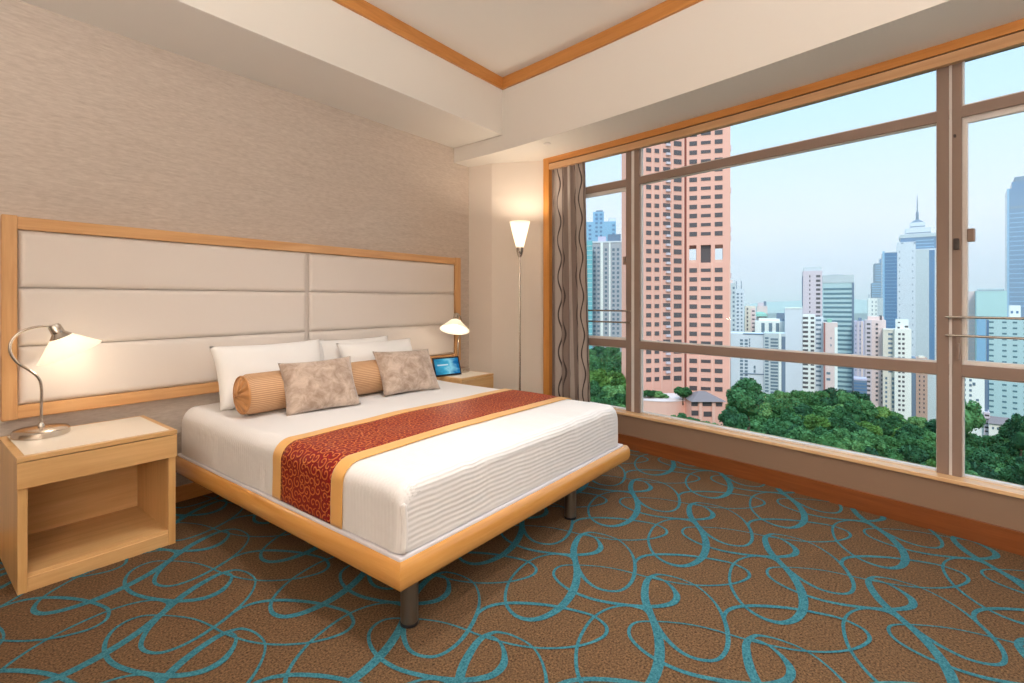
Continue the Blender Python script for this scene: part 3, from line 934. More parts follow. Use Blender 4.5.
class Bld:
    def __init__(self, name, label, px0, px1, t, zb, yaw=0, cat_='building'):
        self.t, self.zb = t, zb
        if yaw is None: yaw = -.92 * math.degrees(math.atan(((px0 + px1) / 2 - 512) / FPX))   # fronts turned to the park
        self.th = rad(yaw); self.px0 = px0
        p = bear(px0, t, zb)
        self.r = thing(name, label, cat_, tuple(p), RZ + rad(yaw))
    def u(self, px):
        d, d0 = (px - 512) / FPX, (self.px0 - 512) / FPX
        return (d - d0) * self.t / (math.cos(self.th) - d * math.sin(self.th))
    def z(self, y): return zat(y, self.t) - self.zb
    def part(self, name, mb, m, **k):
        o = mb.build(name, m, None, **k)
        o.parent = self.r; o.location = (0, 0, 0)
        return o
    def block(self, name, m, pxa, pxb, y0, y1, d0, d1, **k):
        """y0 image-lower edge or None for the base"""
        mb = MB().box(self.u(pxa), self.u(pxb), d0, d1, 0 if y0 is None else self.z(y0), self.z(y1))
        return self.part(name, mb, m, **k)
    def wins(self, cells, m, name='window', depth=.25, limit=100, front=0.0):
        """cells: (px, y, width px, height px) of each window on the front"""
        cells = list(cells)
        s = self.t / FPX * (1 + abs(math.tan(self.th)) * .0)
        for px, y, w, h in cells[:limit]:
            W, H = round(self.u(px + w / 2) - self.u(px - w / 2), 1), round(h * s, 2)
            inst(name, (W, H), lambda W=W, H=H: MB().box(-W / 2, W / 2, -.12, depth, -H / 2, H / 2), m, self.r, (self.u(px), front, self.z(y)))
        if cells[limit:]:
            mb = MB()
            for px, y, w, h in cells[limit:]:
                a, b = self.u(px), self.z(y)
                mb.box(a - w * s / 2, a + w * s / 2, front - .12, front + depth, b - h * s / 2, b + h * s / 2)
            tag(self.part(name, mb, m), kind='stuff')
def cells(cols, rows, w, h):
    return [(px, y, w, h) for y in rows for px in cols]
def fr(a, b, st):
    out = []; x = a
    while x < b: out.append(x); x += st
    return out

# pink apartment tower: wide slab, dark recess, narrower slab with an open sky lobby
B = Bld('apartment_tower', 'tall salmon pink apartment tower with rows of dark windows and open sky lobby', 640, 731, 160, -36, 0)
class Wing:
    """one front of the tower, turned by yaw about its left edge"""
    def __init__(self, B, px0, t, yaw):
        self.B, self.px0, self.t, self.th = B, px0, t, rad(yaw)
        q = bear(px0, t, 0) - bear(B.px0, B.t, 0)
        self.o = Vector((q.dot(RT), q.dot(FW)))
    def u(self, px):
        d, d0 = (px - 512) / FPX, (self.px0 - 512) / FPX
        return (d - d0) * self.t / (math.cos(self.th) - d * math.sin(self.th))
    def z(self, y): return zat(y, self.t) - self.B.zb
    def pt(self, u, d):
        return self.o + Vector((u * math.cos(self.th) - d * math.sin(self.th), u * math.sin(self.th) + d * math.cos(self.th)))
    def part(self, name, u0, u1, d0, d1, z0, z1, m):
        return self.B.part(name, MB().prism([tuple(self.pt(*q)) for q in ((u0, d0), (u1, d0), (u1, d1), (u0, d1))], z0, z1), m)
    def one(self, name, u, d, z, W, H, D, m):
        p = self.pt(u, d)
        o = inst(name, (W, H, D), lambda: MB().box(-W / 2, W / 2, -D, .2, -H / 2, H / 2), m, self.B.r, (p.x, p.y, z))
        o.rotation_euler = (0, 0, self.th)
        return o
WL, WR = Wing(B, 640, 160, 14), Wing(B, 686.6, 163.6, -16)
zt = WL.z(20)
WL.part('slab', 0, WL.u(684.4), 0, 13, 0, zt, FM['pink'])
p1, p2 = WL.pt(WL.u(684.4) - .2, 1.6), WR.pt(.3, 1.2)
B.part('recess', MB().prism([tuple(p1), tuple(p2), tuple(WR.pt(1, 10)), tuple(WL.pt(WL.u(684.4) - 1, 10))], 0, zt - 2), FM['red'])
zl0, zl1 = WR.z(263), WR.z(245.5)
uR = WR.u(730.4)
WR.part('slab', 0, uR, 0, 13, 0, zl0, FM['pink']); WR.part('slab', 0, uR, 0, 13, zl1, zt, FM['pink'])
for a, b in ((686.6, 689.3), (696.5, 700.8), (711, 715), (723, 730.4)):
    WR.part('pier', WR.u(a), WR.u(b), 0, 1.3, zl0, zl1, FM['pink'])
WR.part('lobby_core', WR.u(700.8), WR.u(711), 1.5, 4.5, zl0, zl1, FM['win'])
for a, b in ((689.3, 696.5), (715, 723)):
    WR.part('balustrade', WR.u(a), WR.u(b), .1, .3, zl0, zl0 + .9, FM['peach'])
WC = []
for k in range(38):
    y = 57.7 + 9.2 * k
    if y < 388:
        for px, dy, w, h in ((648.6, 0, 1.75, 1.4), (656.8, 0, 1.6, 1.35), (666.6, -1.0, 2.6, 1.25), (677.6, 0, 2.8, 1.6)):
            WC.append((abs(y - 255), WL, px, y + dy, w, h))
for k in range(40):
    y = 63 + 9.02 * k
    if y < 396 and not 239 < y < 268:
        for px, w, h in ((693.2, 2.35, 1.45), (705.8, 3.0, 1.05), (718.6, 2.35, 1.45)):
            WC.append((abs(y - 255), WR, px, y, w, h))
WC.sort(key=lambda c: c[0])
for _, wg, px, y, w, h in WC[:100]:
    wg.one('window', wg.u(px), 0, wg.z(y), w, h, .12, FM['win'])
mb = MB()
for _, wg, px, y, w, h in WC[100:]:
    u_, z_ = wg.u(px), wg.z(y)
    mb.prism([tuple(wg.pt(*q)) for q in ((u_ - w / 2, -.12), (u_ + w / 2, -.12), (u_ + w / 2, .2), (u_ - w / 2, .2))], z_ - h / 2, z_ + h / 2)
tag(B.part('window', mb, FM['win']), kind='stuff')
for k in range(29):
    y = 112.9 + 9.2 * k
    WL.one('balcony', WL.u(667.6), 0, WL.z(y + 2.4), 1.5, .75, .7, FM['mauve'])
for y in (148, 190, 229, 238, 275, 292):
    WR.part('bay', uR, uR + .7, 3, 6, WR.z(y + 3), WR.z(y - 2), FM['mauve'])
for wg, lst in ((WL, (652.6, 661.6, 672.2, 683.4)), (WR, (699.4, 712.2, 729.4))):
    for a in lst:
        wg.part('pilaster_strip', wg.u(a) - .22, wg.u(a) + .22, -.14, .1, 0, zt - 1 if wg is WL else zl0, FM['peach'])
# podium, terrace shrubs and pavilion at its foot
P_ = Bld('podium', 'curved peach retaining wall at the foot of the pink tower', 632, 692, 146, -36)
arc = [(P_.u(632), -1.5)] + [(P_.u(632 + 60 * i / 12), -3.2 * math.sin(PI * i / 12) - 1.0) for i in range(13)] + [(P_.u(692), 8), (P_.u(632), 8)]
P_.part('wall', MB().prism([(x, y) for x, y in arc[1:]], 0, P_.z(399)), FM['peach'])
P_.part('coping', MB().prism([(x, y - .15) for x, y in arc[1:-2]] + [(P_.u(692), 8), (P_.u(632), 8)], P_.z(399), P_.z(398.2)), FM['rose'])
P_ = Bld('pavilion', 'small pink pavilion with hipped grey tiled roof below the pink tower', 691, 724, 138, -38)
P_.block('wall', FM['pink'], 692, 723, None, 400.5, 0, 8)
x0, x1, zr = P_.u(690), P_.u(725), P_.z(401)
mb = MB(); mb.add([(x0, -1.2, zr), (x1, -1.2, zr), (x1, 9.2, zr), (x0, 9.2, zr), (x0 + 4, 4, zr + 2.1), (x1 - 4, 4, zr + 2.1)], [(0, 1, 5, 4), (1, 2, 5), (2, 3, 4, 5), (3, 0, 4), (3, 2, 1, 0)])
P_.part('roof', mb, FM['roof'])
P_.wins([(694.6, 404, 6, 4), (707, 404, 9, 4), (719, 404.5, 6, 3.6), (695, 413, 6.4, 5), (708, 414, 9, 5)], FM['win'])
for a in (700, 713):
    P_.part('column', MB().box(P_.u(a) - .4, P_.u(a) + .4, -.5, .2, 0, zr), FM['peach'])

def tower(name, label, px0, px1, ytop, t, m, depth=18, yaw=None, zb=-85, top=None, cat_='building', main='wall'):
    b = Bld(name, label, px0, px1, t, zb, yaw, cat_)
    b.block(main, m, px0, px1, None, ytop, 0, depth)
    if top:
        for a, c, yt, mm in top:
            b.block('roof_house', mm, a, c, ytop, yt, depth * .25, depth * .7)
    return b
def bands(b, pxa, pxb, y0, y1, st, h, m, name='glass_band', front=0):
    s = b.t / FPX
    W, Hh = b.u(pxb) - b.u(pxa), h * s
    for y in fr(y0, y1, st):
        inst(name, (round(W, 2), round(Hh, 2)), lambda: MB().box(-W / 2, W / 2, -.2, .3, -Hh / 2, Hh / 2), m, b.r, (b.u((pxa + pxb) / 2), front, b.z(y)))

# seen through the narrow pane by the curtain
b = tower('apartment_tower', 'pale blue stepped high rise rising behind the grey tower beside the curtain', 586, 616, 222, 420, FM['sky'], 24)
b.block('upper_block', FM['sky'], 593, 604, 222, 211.5, 3, 18); b.block('roof_house', FM['slate'], 596, 603, 211.5, 209.5, 6, 14)
b.block('wing', FM['pale'], 609, 616, 222, 218, 2, 18)
b.wins(cells((590, 613.5), fr(226, 240, 4.2), 2.6, 2.0) + cells((596.5, 601), fr(215, 240, 4.2), 2.4, 2.0), FM['navy'])
b = tower('apartment_tower', 'grey apartment tower with many small windows right of the teal screen', 591, 622, 243, 260, FM['concrete'], 16)
b.block('parapet', FM['pale'], 591, 622, 243, 241.5, -.3, 16); b.block('roof_house', FM['slate'], 608, 621, 241.5, 234, 3, 12); b.block('roof_house', FM['lav'], 598, 606, 241.5, 236, 3, 12)
b.block('white_pier', FM['white'], 600.5, 603, None, 243, -.5, 0); b.block('white_pier', FM['white'], 609, 610.5, None, 243, -.5, 0)
b.wins(cells((594.5, 598.5), fr(248, 345, 4.6), 2.4, 2.2) + cells((606, 613.5, 618), fr(250, 345, 4.6), 2.3, 2.6), FM['winblue'], limit=100)
b = tower('screen_tower', 'plain teal screened building standing between curtain and grey tower', 584, 592.4, 241, 250, FM['tealwall'], 6)
bands(b, 584.2, 592.2, 246, 345, 4.6, .8, FM['tealpanel'], 'floor_line')
# between pink tower and the pale blank slab
b = tower('residential_block', 'slim grey block half hidden by the pink tower edge', 727, 735.5, 283, 330, FM['grey'], 14, top=[(729, 733, 280, FM['rose'])])
b.wins(cells((733.6,), fr(288, 345, 4.6), 2.0, 2.2), FM['winblue'])
b = tower('residential_block', 'slender grey tower with two thin roof masts next to the pink tower', 735, 744, 289, 350, FM['pale'], 12)
for a in (736.5, 741.5):
    b.part('mast', MB().tube([(b.u(a), 4, b.z(289)), (b.u(a), 4, b.z(281))], .25, 6), FM['slate'])
b.wins(cells((737.8,), fr(294, 334, 3.6), 2.2, 1.8) + cells((741.6,), fr(294, 334, 3.6), 1.6, 1.6), FM['winblue'])
b = tower('residential_block', 'beige twin-shafted block behind the low white buildings', 745, 755.5, 306, 360, FM['beige'], 14, top=[(746, 750, 303.5, FM['grey'])])
b.block('shaft', FM['rose'], 751, 755.6, None, 308, -.8, 0)
b.wins(cells((747.4,), fr(309, 332, 4), 1.4, 2.2) + cells((753.3,), fr(311, 332, 4), 2.6, 1.4), FM['win'], front=-.8)
b = tower('office_block', 'distant rose block with green roof above the low white buildings', 757, 767.5, 306, 640, FM['rose'], 20, top=[(758, 764, 302.5, FM['mauve']), (764, 766.5, 301.4, FM['slate'])])
b.part('roof', MB().lathe([(9, 0), (7.5, 3), (4, 5), (0, 5.6)], 20, Matrix.Translation((b.u(760), -2, b.z(316))), caps=False), FM['green'])
b = tower('office_block', 'low white office block with tall window strips left of the blank slab', 755, 784.6, 321, 346, FM['white'], 10, top=[(777, 786, 313, FM['slate'])])
b.block('roof_house', FM['white'], 759, 780, 321, 318.5, 2, 12)
b.wins(cells((763, 770.5, 777.5), (327.5,), 3.4, 9.5), FM['winblue']); b.block('side_strip', FM['grey'], 780, 785, None, 321, -.3, 0)
b = tower('office_block', 'wide pale grey block with blank panels in front of the white offices', 731, 764, 333, 290, FM['pale'], 14)
b.wins(cells((741.5, 746.2), fr(340, 385, 3.4), 3.0, 2.2) + cells((749.6,), fr(339, 350, 3), 1.2, 2.2) + cells((754.6,), (366, 370), 2, 3), FM['winblue'])
b.part('rail', MB().box(b.u(743), b.u(764), -.4, 0, b.z(373), b.z(372.2)), FM['slate']); b.block('parapet', FM['slate'], 743, 764, 334, 333, -.3, 1)
b = tower('office_block', 'grey stair-windowed block to the left of the tall blank slab', 764.2, 785.5, 333, 280, FM['grey'], 14)
b.wins(cells((766.8,), fr(338, 394, 3.3), 3.6, 1.9), FM['winblue']); bands(b, 770.5, 778, 339, 392, 3.3, 1.9, FM['winblue'], 'window_band')
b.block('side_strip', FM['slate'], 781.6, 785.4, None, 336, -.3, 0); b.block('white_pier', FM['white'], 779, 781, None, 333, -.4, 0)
b = tower('blank_tower', 'tall windowless white slab between the grey block and the pinkish tower', 785, 802.6, 308.5, 320, FM['pale'], 12)
b.block('coping', FM['white'], 785, 802.6, 308.5, 307.6, -.3, 12.3)
# pinkish tower and its neighbours
b = tower('apartment_tower', 'tall pale mauve tower left of the teal banded office tower', 803, 822.3, 271, 340, FM['mauve'], 16, top=[(804, 822, 267, FM['grey'])])
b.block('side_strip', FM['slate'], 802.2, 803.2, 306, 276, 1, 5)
b.wins(cells((809.8,), fr(276.5, 312, 4.4), 1.2, 2.0) + cells((818.2,), fr(276.5, 400, 4.4), 4.4, 2.3), FM['win'])
b = tower('apartment_tower', 'white stair-stepped apartment block with dark windows below the mauve tower', 802.8, 815, 314.5, 315, FM['white'], 8)
b.block('wing', FM['pale'], 814.8, 823.6, None, 317, 1, 9)
b.wins(cells((805.4,), fr(318, 388, 4.6), 5.4, 2.3) + cells((812.4,), fr(318, 388, 4.6), 3.6, 2.2), FM['win'])
b.wins(cells((818.6,), fr(320, 388, 4.6), 5.0, 2.0), FM['winblue'], front=1)
b = tower('office_tower', 'teal glass office tower with dark horizontal bands', 822.5, 854, 276, 430, FM['tealpanel'], 24, top=[(829, 844, 274.8, FM['slate'])])
b.block('parapet', FM['grey'], 822.5, 854, 283, 275.4, -.4, 24.2)
bands(b, 823.2, 851.6, 289.2, 398, 4.55, 2.1, FM['teal'])
b.block('corner_pier', FM['slate'], 851.8, 854.1, None, 283, -.5, 1)
b = tower('residential_block', 'narrow rose block with green roof top in front of the teal tower', 823.6, 837.6, 322.5, 300, FM['rose'], 12, top=[(827.5, 832, 319, FM['green'])])
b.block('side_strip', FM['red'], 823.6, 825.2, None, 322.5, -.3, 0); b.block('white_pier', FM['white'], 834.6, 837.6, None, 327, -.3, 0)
b.wins(cells((828.4,), (373, 379), 4, 2.4) + cells((831,), (338, 345), 1.2, 2), FM['winblue'])
b = tower('apartment_tower', 'lavender tower just right of the teal banded tower', 854.4, 866, 321, 400, FM['lav'], 14, top=[(859, 862, 318, FM['slate'])])
b.block('shaft', FM['mauve'], 857.2, 859.2, None, 321, -.5, 0); b.block('shaft', FM['rose'], 861, 863, None, 321, -.5, 0)
b.wins(cells((855.8, 860.2), fr(326, 372, 4.4), 1.1, 1.6), FM['winblue'])
b = tower('office_block', 'low blue glass block at the canopy edge beneath the lavender tower', 853.6, 867, 380, 300, FM['slate'], 10)
bands(b, 854, 866.6, 383, 398, 3.2, 1.6, FM['navy'], 'window_band'); b.block('roof', FM['lav'], 854, 867, 380, 378.4, 0, 10)
b = tower('apartment_tower', 'rose pink apartment tower with paired windows in the city centre', 865.4, 886, 320, 330, FM['rose'], 14, top=[(868, 884, 316.5, FM['rose']), (880, 882.4, 315.4, FM['win'])])
b.block('side_strip', FM['mauve'], 865.4, 871.6, None, 320, -.3, 0)
b.wins(cells((868.6,), fr(324, 402, 4.4), 3.6, 2.0) + cells((876.8,), fr(324, 402, 4.4), 2.2, 2.0) + cells((882.2,), fr(370, 405, 4.4), 2.2, 2), FM['win'], front=-.3)
b = tower('residential_block', 'slim white tower peeking above the rose apartment tower', 868, 883, 298, 520, FM['white'], 16)
b.block('side_strip', FM['grey'], 877.4, 883, None, 298, -.3, 0); b.part('mast', MB().tube([(1.0, 4, b.z(298)), (1.0, 4, b.z(294))], .3, 6), FM['slate'])
b.wins(cells((872.2, 876), fr(302, 316, 4), .9, 2), FM['winblue'])
b = tower('office_tower', 'slate stepped office tower behind the deep blue glass tower', 871.8, 886, 283, 900, FM['slate'], 40)
b.block('upper_block', FM['slate'], 874.4, 886, 283, 263.5, 2, 40); b.block('crown', FM['navy'], 880, 886, 263.5, 259, 4, 38)
bands(b, 872, 886, 284, 298, 2.4, 1.0, FM['sky'], 'glass_band'); bands(b, 875.5, 885.5, 266, 282, 2.4, .8, FM['sky'], 'glass_band', front=2)
b = tower('office_tower', 'slim tower of deep blue glass with pale corner pier', 882.4, 897.2, 253, 620, FM['blue'], 26)
b.block('corner_pier', FM['sky'], 882.4, 884.6, None, 251.4, -.6, 1); b.block('coping', FM['pale'], 884.4, 897.2, 253, 252.2, -.5, 26)
for px in (887.6, 890.6, 893.8):
    b.block('mullion', FM['navy'], px, px + .35, None, 253, -.4, 0)
bands(b, 884.6, 897, 257, 330, 3.4, .35, FM['sky'], 'floor_line')
# the great slab with stepped crown and spire
b = tower('spire_tower', 'tall pale grey tower with stepped crown and needle spire beside the broad mullion', 896.6, 938, 250, 720, FM['pale'], 46)
b.block('front_slab', FM['pale'], 896.8, 915.5, None, 242.6, -2.5, 12)
b.block('front_slab', FM['grey'], 915.5, 929, None, 250.6, -1.5, 12)
b.block('glass_corner', FM['blue'], 929, 934.6, None, 251.6, -1.0, 4)
b.wins([(902, 243.8, 2, 1.3), (914.4, 244, 2, 1.5)] + cells((899.4, 912.6), fr(252, 345, 6.6), 1.0, 1.6), FM['slate'], front=-2.5)
b.block('crown_glass', FM['navy'], 900.6, 936.6, 250, 235.2, 4, 44); b.block('crown_step', FM['grey'], 900.2, 937, 238.2, 235, 3, 45)
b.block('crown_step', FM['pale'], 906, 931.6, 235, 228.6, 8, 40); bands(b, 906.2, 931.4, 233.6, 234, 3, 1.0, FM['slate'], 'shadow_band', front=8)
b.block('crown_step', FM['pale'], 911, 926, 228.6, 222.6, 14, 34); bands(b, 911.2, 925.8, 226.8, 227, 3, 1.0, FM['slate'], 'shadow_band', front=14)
cx_ = b.u(918.4)
b.part('crown_cap', MB().lathe([(8, b.z(222.6)), (6, b.z(221)), (2.2, b.z(219.4)), (0, b.z(219))], 20, Matrix.Translation((cx_, 23, 0)), caps=False), FM['slate'])
b.part('spire', MB().lathe([(1.8, b.z(220)), (1.6, b.z(212)), (.8, b.z(211)), (.5, b.z(200)), (.15, b.z(194.5))], 12, Matrix.Translation((cx_, 23, 0))), FM['slate'])
bands(b, 916, 934, 241.5, 250, 3.2, .9, FM['sky'], 'glass_band', front=4)
b = tower('apartment_tower', 'white apartment block with small paired windows left of the brown block', 894.6, 911.4, 329, 310, FM['cream'], 12, top=[(896, 909, 319.5, FM['white'])])
b.wins(cells((899.4, 903.4), fr(334, 412, 4.7), 2.4, 2.2) + [(898.6, 327.6, 2.4, 1.8), (906.4, 326.4, 3.6, 2), (899, 322.4, 2.4, 1.2)], FM['win'], limit=100)
b = tower('residential_block', 'cream block with green-shuttered bays between the rose and white towers', 883, 897, 329, 318, FM['beige'], 12)
b.wins(cells((890.4,), fr(334, 372, 4.6), 4.4, 2.2) + cells((886.2,), fr(378, 410, 4.6), 2, 2.4) + cells((894.2,), fr(378, 410, 4.6), 4.6, 2.6), FM['winblue'])
b.block('cornice', FM['cream'], 883, 897, 330, 328.4, -.4, 1)
b = tower('residential_block', 'brown brick block just left of the broad mullion', 916, 927.6, 358, 320, FM['brown'], 12, top=[(919, 925, 356.4, FM['beige'])])
b.block('side_strip', FM['slate'], 911.6, 916, None, 358, .3, 12); b.block('wing', FM['grey'], 927.6, 937, None, 362, .5, 12)
b.wins(cells((919.6, 924), fr(363, 415, 4.4), 1.4, 2), FM['win'])
# right pane
b = tower('apartment_tower', 'pale rose blank tower left of the mint tower through the right pane', 960, 977, 291.5, 420, FM['rose'], 16)
bands(b, 960, 976.5, 296, 376, 4.2, .5, FM['mauve'], 'floor_line')
b = tower('office_tower', 'mint green office tower with louvred roof edge in the right pane', 976.4, 1007, 291, 400, FM['mint'], 22, top=[(978, 1005, 288.6, FM['grey'])])
b.block('glass_front', FM['sky'], 976.6, 990, None, 318, -.4, 0)
for k in range(12):
    b.block('roof_fin', FM['slate'], 979 + 2.2 * k, 979.8 + 2.2 * k, 291, 289.6, -.5, 1)
b = tower('office_tower', 'pale mint grid tower with dark window dashes at the right picture edge', 989, 1052, 318.5, 300, FM['tealpanel'], 18, top=[(1010, 1021.4, 305.4, FM['white'])])
b.block('side_strip', FM['navy'], 986.6, 989, None, 320, .5, 12)
b.wins(cells((991.4, 1004.4, 1015, 1026, 1037), fr(322, 432, 5.6), 4.6, 1.7), FM['teal'], limit=100)
b.wins([(1012.5, 312, 2.4, 2.4), (1018, 312, 2.4, 2.4)], FM['navy'], front=4.4)
b = tower('office_tower', 'tall blue glass skyscraper cut by the right picture edge', 1007, 1060, 189, 850, FM['navy'], 60)
b.block('upper_block', FM['navy'], 1012, 1056, 189, 182, 6, 50)
b.part('crown', MB().prism([(b.u(1015), 10), (b.u(1052), 10), (b.u(1052), 45), (b.u(1015), 45)], b.z(182), b.z(177)), FM['slate'])
b.block('corner_pier', FM['sky'], 1007, 1009.2, None, 189, -1, 1); bands(b, 1007, 1060, 208, 210, 4, 2.4, FM['slate'], 'plant_band')
bands(b, 1009, 1060, 214, 310, 4.6, .8, FM['sky'], 'floor_line')
b = tower('apartment_tower', 'white apartment block with small square windows above the park in the right pane', 955, 984.6, 372, 215, FM['white'], 10, zb=-70)
b.wins(cells((964.5, 970.5), fr(379, 428, 5.0), 2.6, 2.4) + cells((977.4,), fr(398, 428, 5.0), 3.0, 2.0) + cells((960.5,), fr(379, 420, 5.0), 1.8, 2.6) + [(974, 382.6, 3, 3)], FM['winblue'])
b.block('side_strip', FM['slate'], 984.6, 988, None, 376, .4, 8)
b = tower('house', 'low cream house with grey roof beyond the park in the right pane', 989, 1011, 423, 205, FM['cream'], 9, zb=-70, cat_='house')
mb = MB(); x0, x1, z0 = b.u(988), b.u(1012), b.z(423)
mb.add([(x0, -.8, z0), (x1, -.8, z0), (x1, 9.8, z0), (x0, 9.8, z0), (x0 + .5, 4.5, z0 + 2.3), (x1 - .5, 4.5, z0 + 2.3)], [(0, 1, 5, 4), (1, 2, 5), (2, 3, 4, 5), (3, 0, 4), (3, 2, 1, 0)])
b.part('roof', mb, FM['roof']); b.wins(cells((993, 998, 1003, 1008), (427.5,), 2, 2.4), FM['winblue'])
b = tower('residential_block', 'pinkish grey block with balconies right of the white park-side block', 984, 990, 412, 208, FM['mauve'], 8, zb=-70)
b.wins(cells((987,), fr(415, 432, 4), 4.4, 1.6), FM['win'])

sil = [(700, 420), (715, 408), (730, 393), (742, 386), (756, 387), (775, 390), (800, 388), (830, 389), (850, 391), (866, 395), (880, 405), (895, 412), (910, 414), (925, 418), (940, 424), (960, 428), (985, 434), (1005, 436), (1030, 430), (1060, 430)]
def ysil(px):
    for (a, ya), (b, yb) in zip(sil, sil[1:]):
        if a <= px <= b: return ya + (yb - ya) * (px - a) / (b - a)
    return sil[-1][1]

# ground: hillside falling from the hotel to the city
gm, t = mat('green_ground', rough=.95)
n_ = t.noise(t.coord('Object'), .05, 5)
t.link(t.ramp(n_, [(.35, lin(36, 62, 34)), (.65, lin(60, 84, 48))]), t.bsdf.inputs['Base Color'])
g = MB()
def gz(t_, px):
    left = max(0, min(1, (700 - px) / 20))
    zl = -34 - 46 * max(0, min(1, (t_ - 300) / 100))
    zr = zat(ysil(max(700, px)) + 6 + max(0, 186 - t_) * .98, t_) - 8.5 if t_ < 190 else -60
    if t_ > 225: zr = -84
    return zr + (zl - zr) * left
tl = [14, 40, 60, 80, 100, 120, 140, 160, 180, 205, 225, 245, 265, 300, 350, 420, 600, 900, 1400, 2400, 4000]
def gfn(u, v):
    t_ = tl[round(v * (len(tl) - 1))]; px = -500 + 3000 * u
    z = gz(t_, px) if t_ > 40 else -44
    p = bear(px, t_, z + 1.2 * noise.noise(Vector((px * .05, t_ * .05, 0))))
    return tuple(p)
g.grid(gfn, 170, len(tl) - 1)
struct(g.build('ground', gm, smooth=60))
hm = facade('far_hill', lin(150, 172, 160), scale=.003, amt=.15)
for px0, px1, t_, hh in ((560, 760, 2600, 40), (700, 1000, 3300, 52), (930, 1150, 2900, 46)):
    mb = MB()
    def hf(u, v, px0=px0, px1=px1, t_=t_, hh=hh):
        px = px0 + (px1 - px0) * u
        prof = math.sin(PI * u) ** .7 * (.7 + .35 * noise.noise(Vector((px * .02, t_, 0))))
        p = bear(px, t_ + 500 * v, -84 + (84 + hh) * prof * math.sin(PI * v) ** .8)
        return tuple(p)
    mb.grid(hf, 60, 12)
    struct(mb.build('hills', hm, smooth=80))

# thin haze hanging over the city
hz = bpy.data.materials.new('city_haze'); hz.use_nodes = True
t = NT(hz); t.n.remove(t.n['Principled BSDF'])
vs = t.new('ShaderNodeVolumeScatter'); vs.inputs['Color'].default_value = (.90, .96, 1, 1); vs.inputs['Density'].default_value = .00042; vs.inputs['Anisotropy'].default_value = .0
t.link(vs.outputs[0], t.n['Material Output'].inputs['Volume'])
mb = MB(); c4 = [CAMP + FW * a_ + RT * b_ for a_, b_ in ((195, -2500), (195, 3500), (2300, 3500), (2300, -2500))]
mb.prism([(p.x, p.y) for p in c4], -100, 170)
tag(mb.build('haze', hz), 'pale bluish haze lying over the distant city', 'haze', None, 'stuff')

# ------------------------------------------------------------------ trees
def leaf_mat(name, c1, c2, c3):
    m, t = mat(name, rough=.7, spec=.25)
    oi = t.new('ShaderNodeObjectInfo')
    v = t.coord('Object')
    n1 = t.noise(v, .9, 4, .7)
    f = t.math('ADD', t.math('MULTIPLY', n1, .75), t.math('MULTIPLY', t.math('SUBTRACT', oi.outputs['Random'], .5), .35))
    t.link(t.ramp(t.math('ADD', f, .12), [(.3, c1), (.52, c2), (.75, c3)]), t.bsdf.inputs['Base Color'])
    m.node_tree.nodes['Principled BSDF'].inputs['Subsurface Weight'].default_value = 0
    return m
LM = [leaf_mat('leaves_mid_green', lin(36, 74, 40), lin(66, 112, 60), lin(114, 152, 92)),
      leaf_mat('leaves_deep_green', lin(32, 68, 44), lin(56, 102, 60), lin(92, 138, 82)),
      leaf_mat('leaves_olive', lin(50, 82, 36), lin(84, 122, 54), lin(126, 154, 80))]
BARK = plain('bark', lin(92, 74, 60), .9, 3, .15, .2, 12)
def crown_mesh(seed, mats_i, lobes=26, leaves=5200, flat=.62, lsize=.42):
    rnd = random.Random(seed)
    L = [((0, 0, -.05), .60)]
    for k in range(lobes):
        a = rnd.uniform(0, 2 * PI); r = rnd.uniform(.15, .78); z = rnd.uniform(-.1, .62) * (1.1 - r)
        L.append(((r * math.cos(a), r * math.sin(a), z * 1.2), rnd.uniform(.17, .29)))
    mb = MB()
    for (cx, cy, cz), r in L:              # leafy mass inside
        bmx = bmesh.new(); bmesh.ops.create_icosphere(bmx, subdivisions=2, radius=1)
        vs = []
        for v in bmx.verts:
            q = v.co
            k = r * .93 * (1 + .22 * noise.noise(Vector((q.x * 3 + cx * 5, q.y * 3 + cy * 5, q.z * 3 + seed))))
            vs.append((cx + q.x * k, cy + q.y * k, (cz + q.z * k * .8) * flat / .62))
        mb.add(vs, [[v.index for v in f.verts] for f in bmx.faces]); bmx.free()
    s0 = lsize / 5.0
    for k in range(leaves):
        (cx, cy, cz), r = L[rnd.randrange(len(L))]
        d = Vector((rnd.gauss(0, 1), rnd.gauss(0, 1), rnd.gauss(.25, 1))).normalized()
        rr = r * rnd.uniform(.9, 1.28)
        p = Vector((cx + d.x * rr, cy + d.y * rr, (cz + d.z * rr * .8) * flat / .62))
        a = Vector((rnd.gauss(0, 1), rnd.gauss(0, 1), rnd.gauss(0, 1))).normalized()
        n_ = (d * .8 + a * .8).normalized()
        x = n_.cross(Vector((0, 0, 1)) if abs(n_.z) < .9 else Vector((1, 0, 0))).normalized(); y = n_.cross(x)
        ang = rnd.uniform(0, PI); x, y = x * math.cos(ang) + y * math.sin(ang), y * math.cos(ang) - x * math.sin(ang)
        s = s0 * rnd.uniform(.6, 1.3)
        mb.add([p - x * s, p - y * s * .55, p + x * s, p + y * s * .55], [(0, 1, 2, 3)])
    me = bpy.data.meshes.new('crown'); me.from_pydata([tuple(v) for v in mb.v], [], mb.f); me.materials.append(LM[mats_i])
    me.update(); me.shade_flat()
    return me
CM = [crown_mesh(11 + i, i % 3, flat=(.62, .74, .58, .66, .8)[i % 5]) for i in range(6)]
tk = MB().tube([(0, 0, -1.6), (.03, .02, -1.0), (-.02, .04, -.5), (.02, 0, 0)], [.075, .055, .045, .025], 8)
for a in (0.4, 2.5, 4.4):
    tk.tube([(0, .02, -.7), (.25 * math.cos(a), .25 * math.sin(a), -.3), (.42 * math.cos(a), .42 * math.sin(a), .05)], [.03, .022, .012], 6)
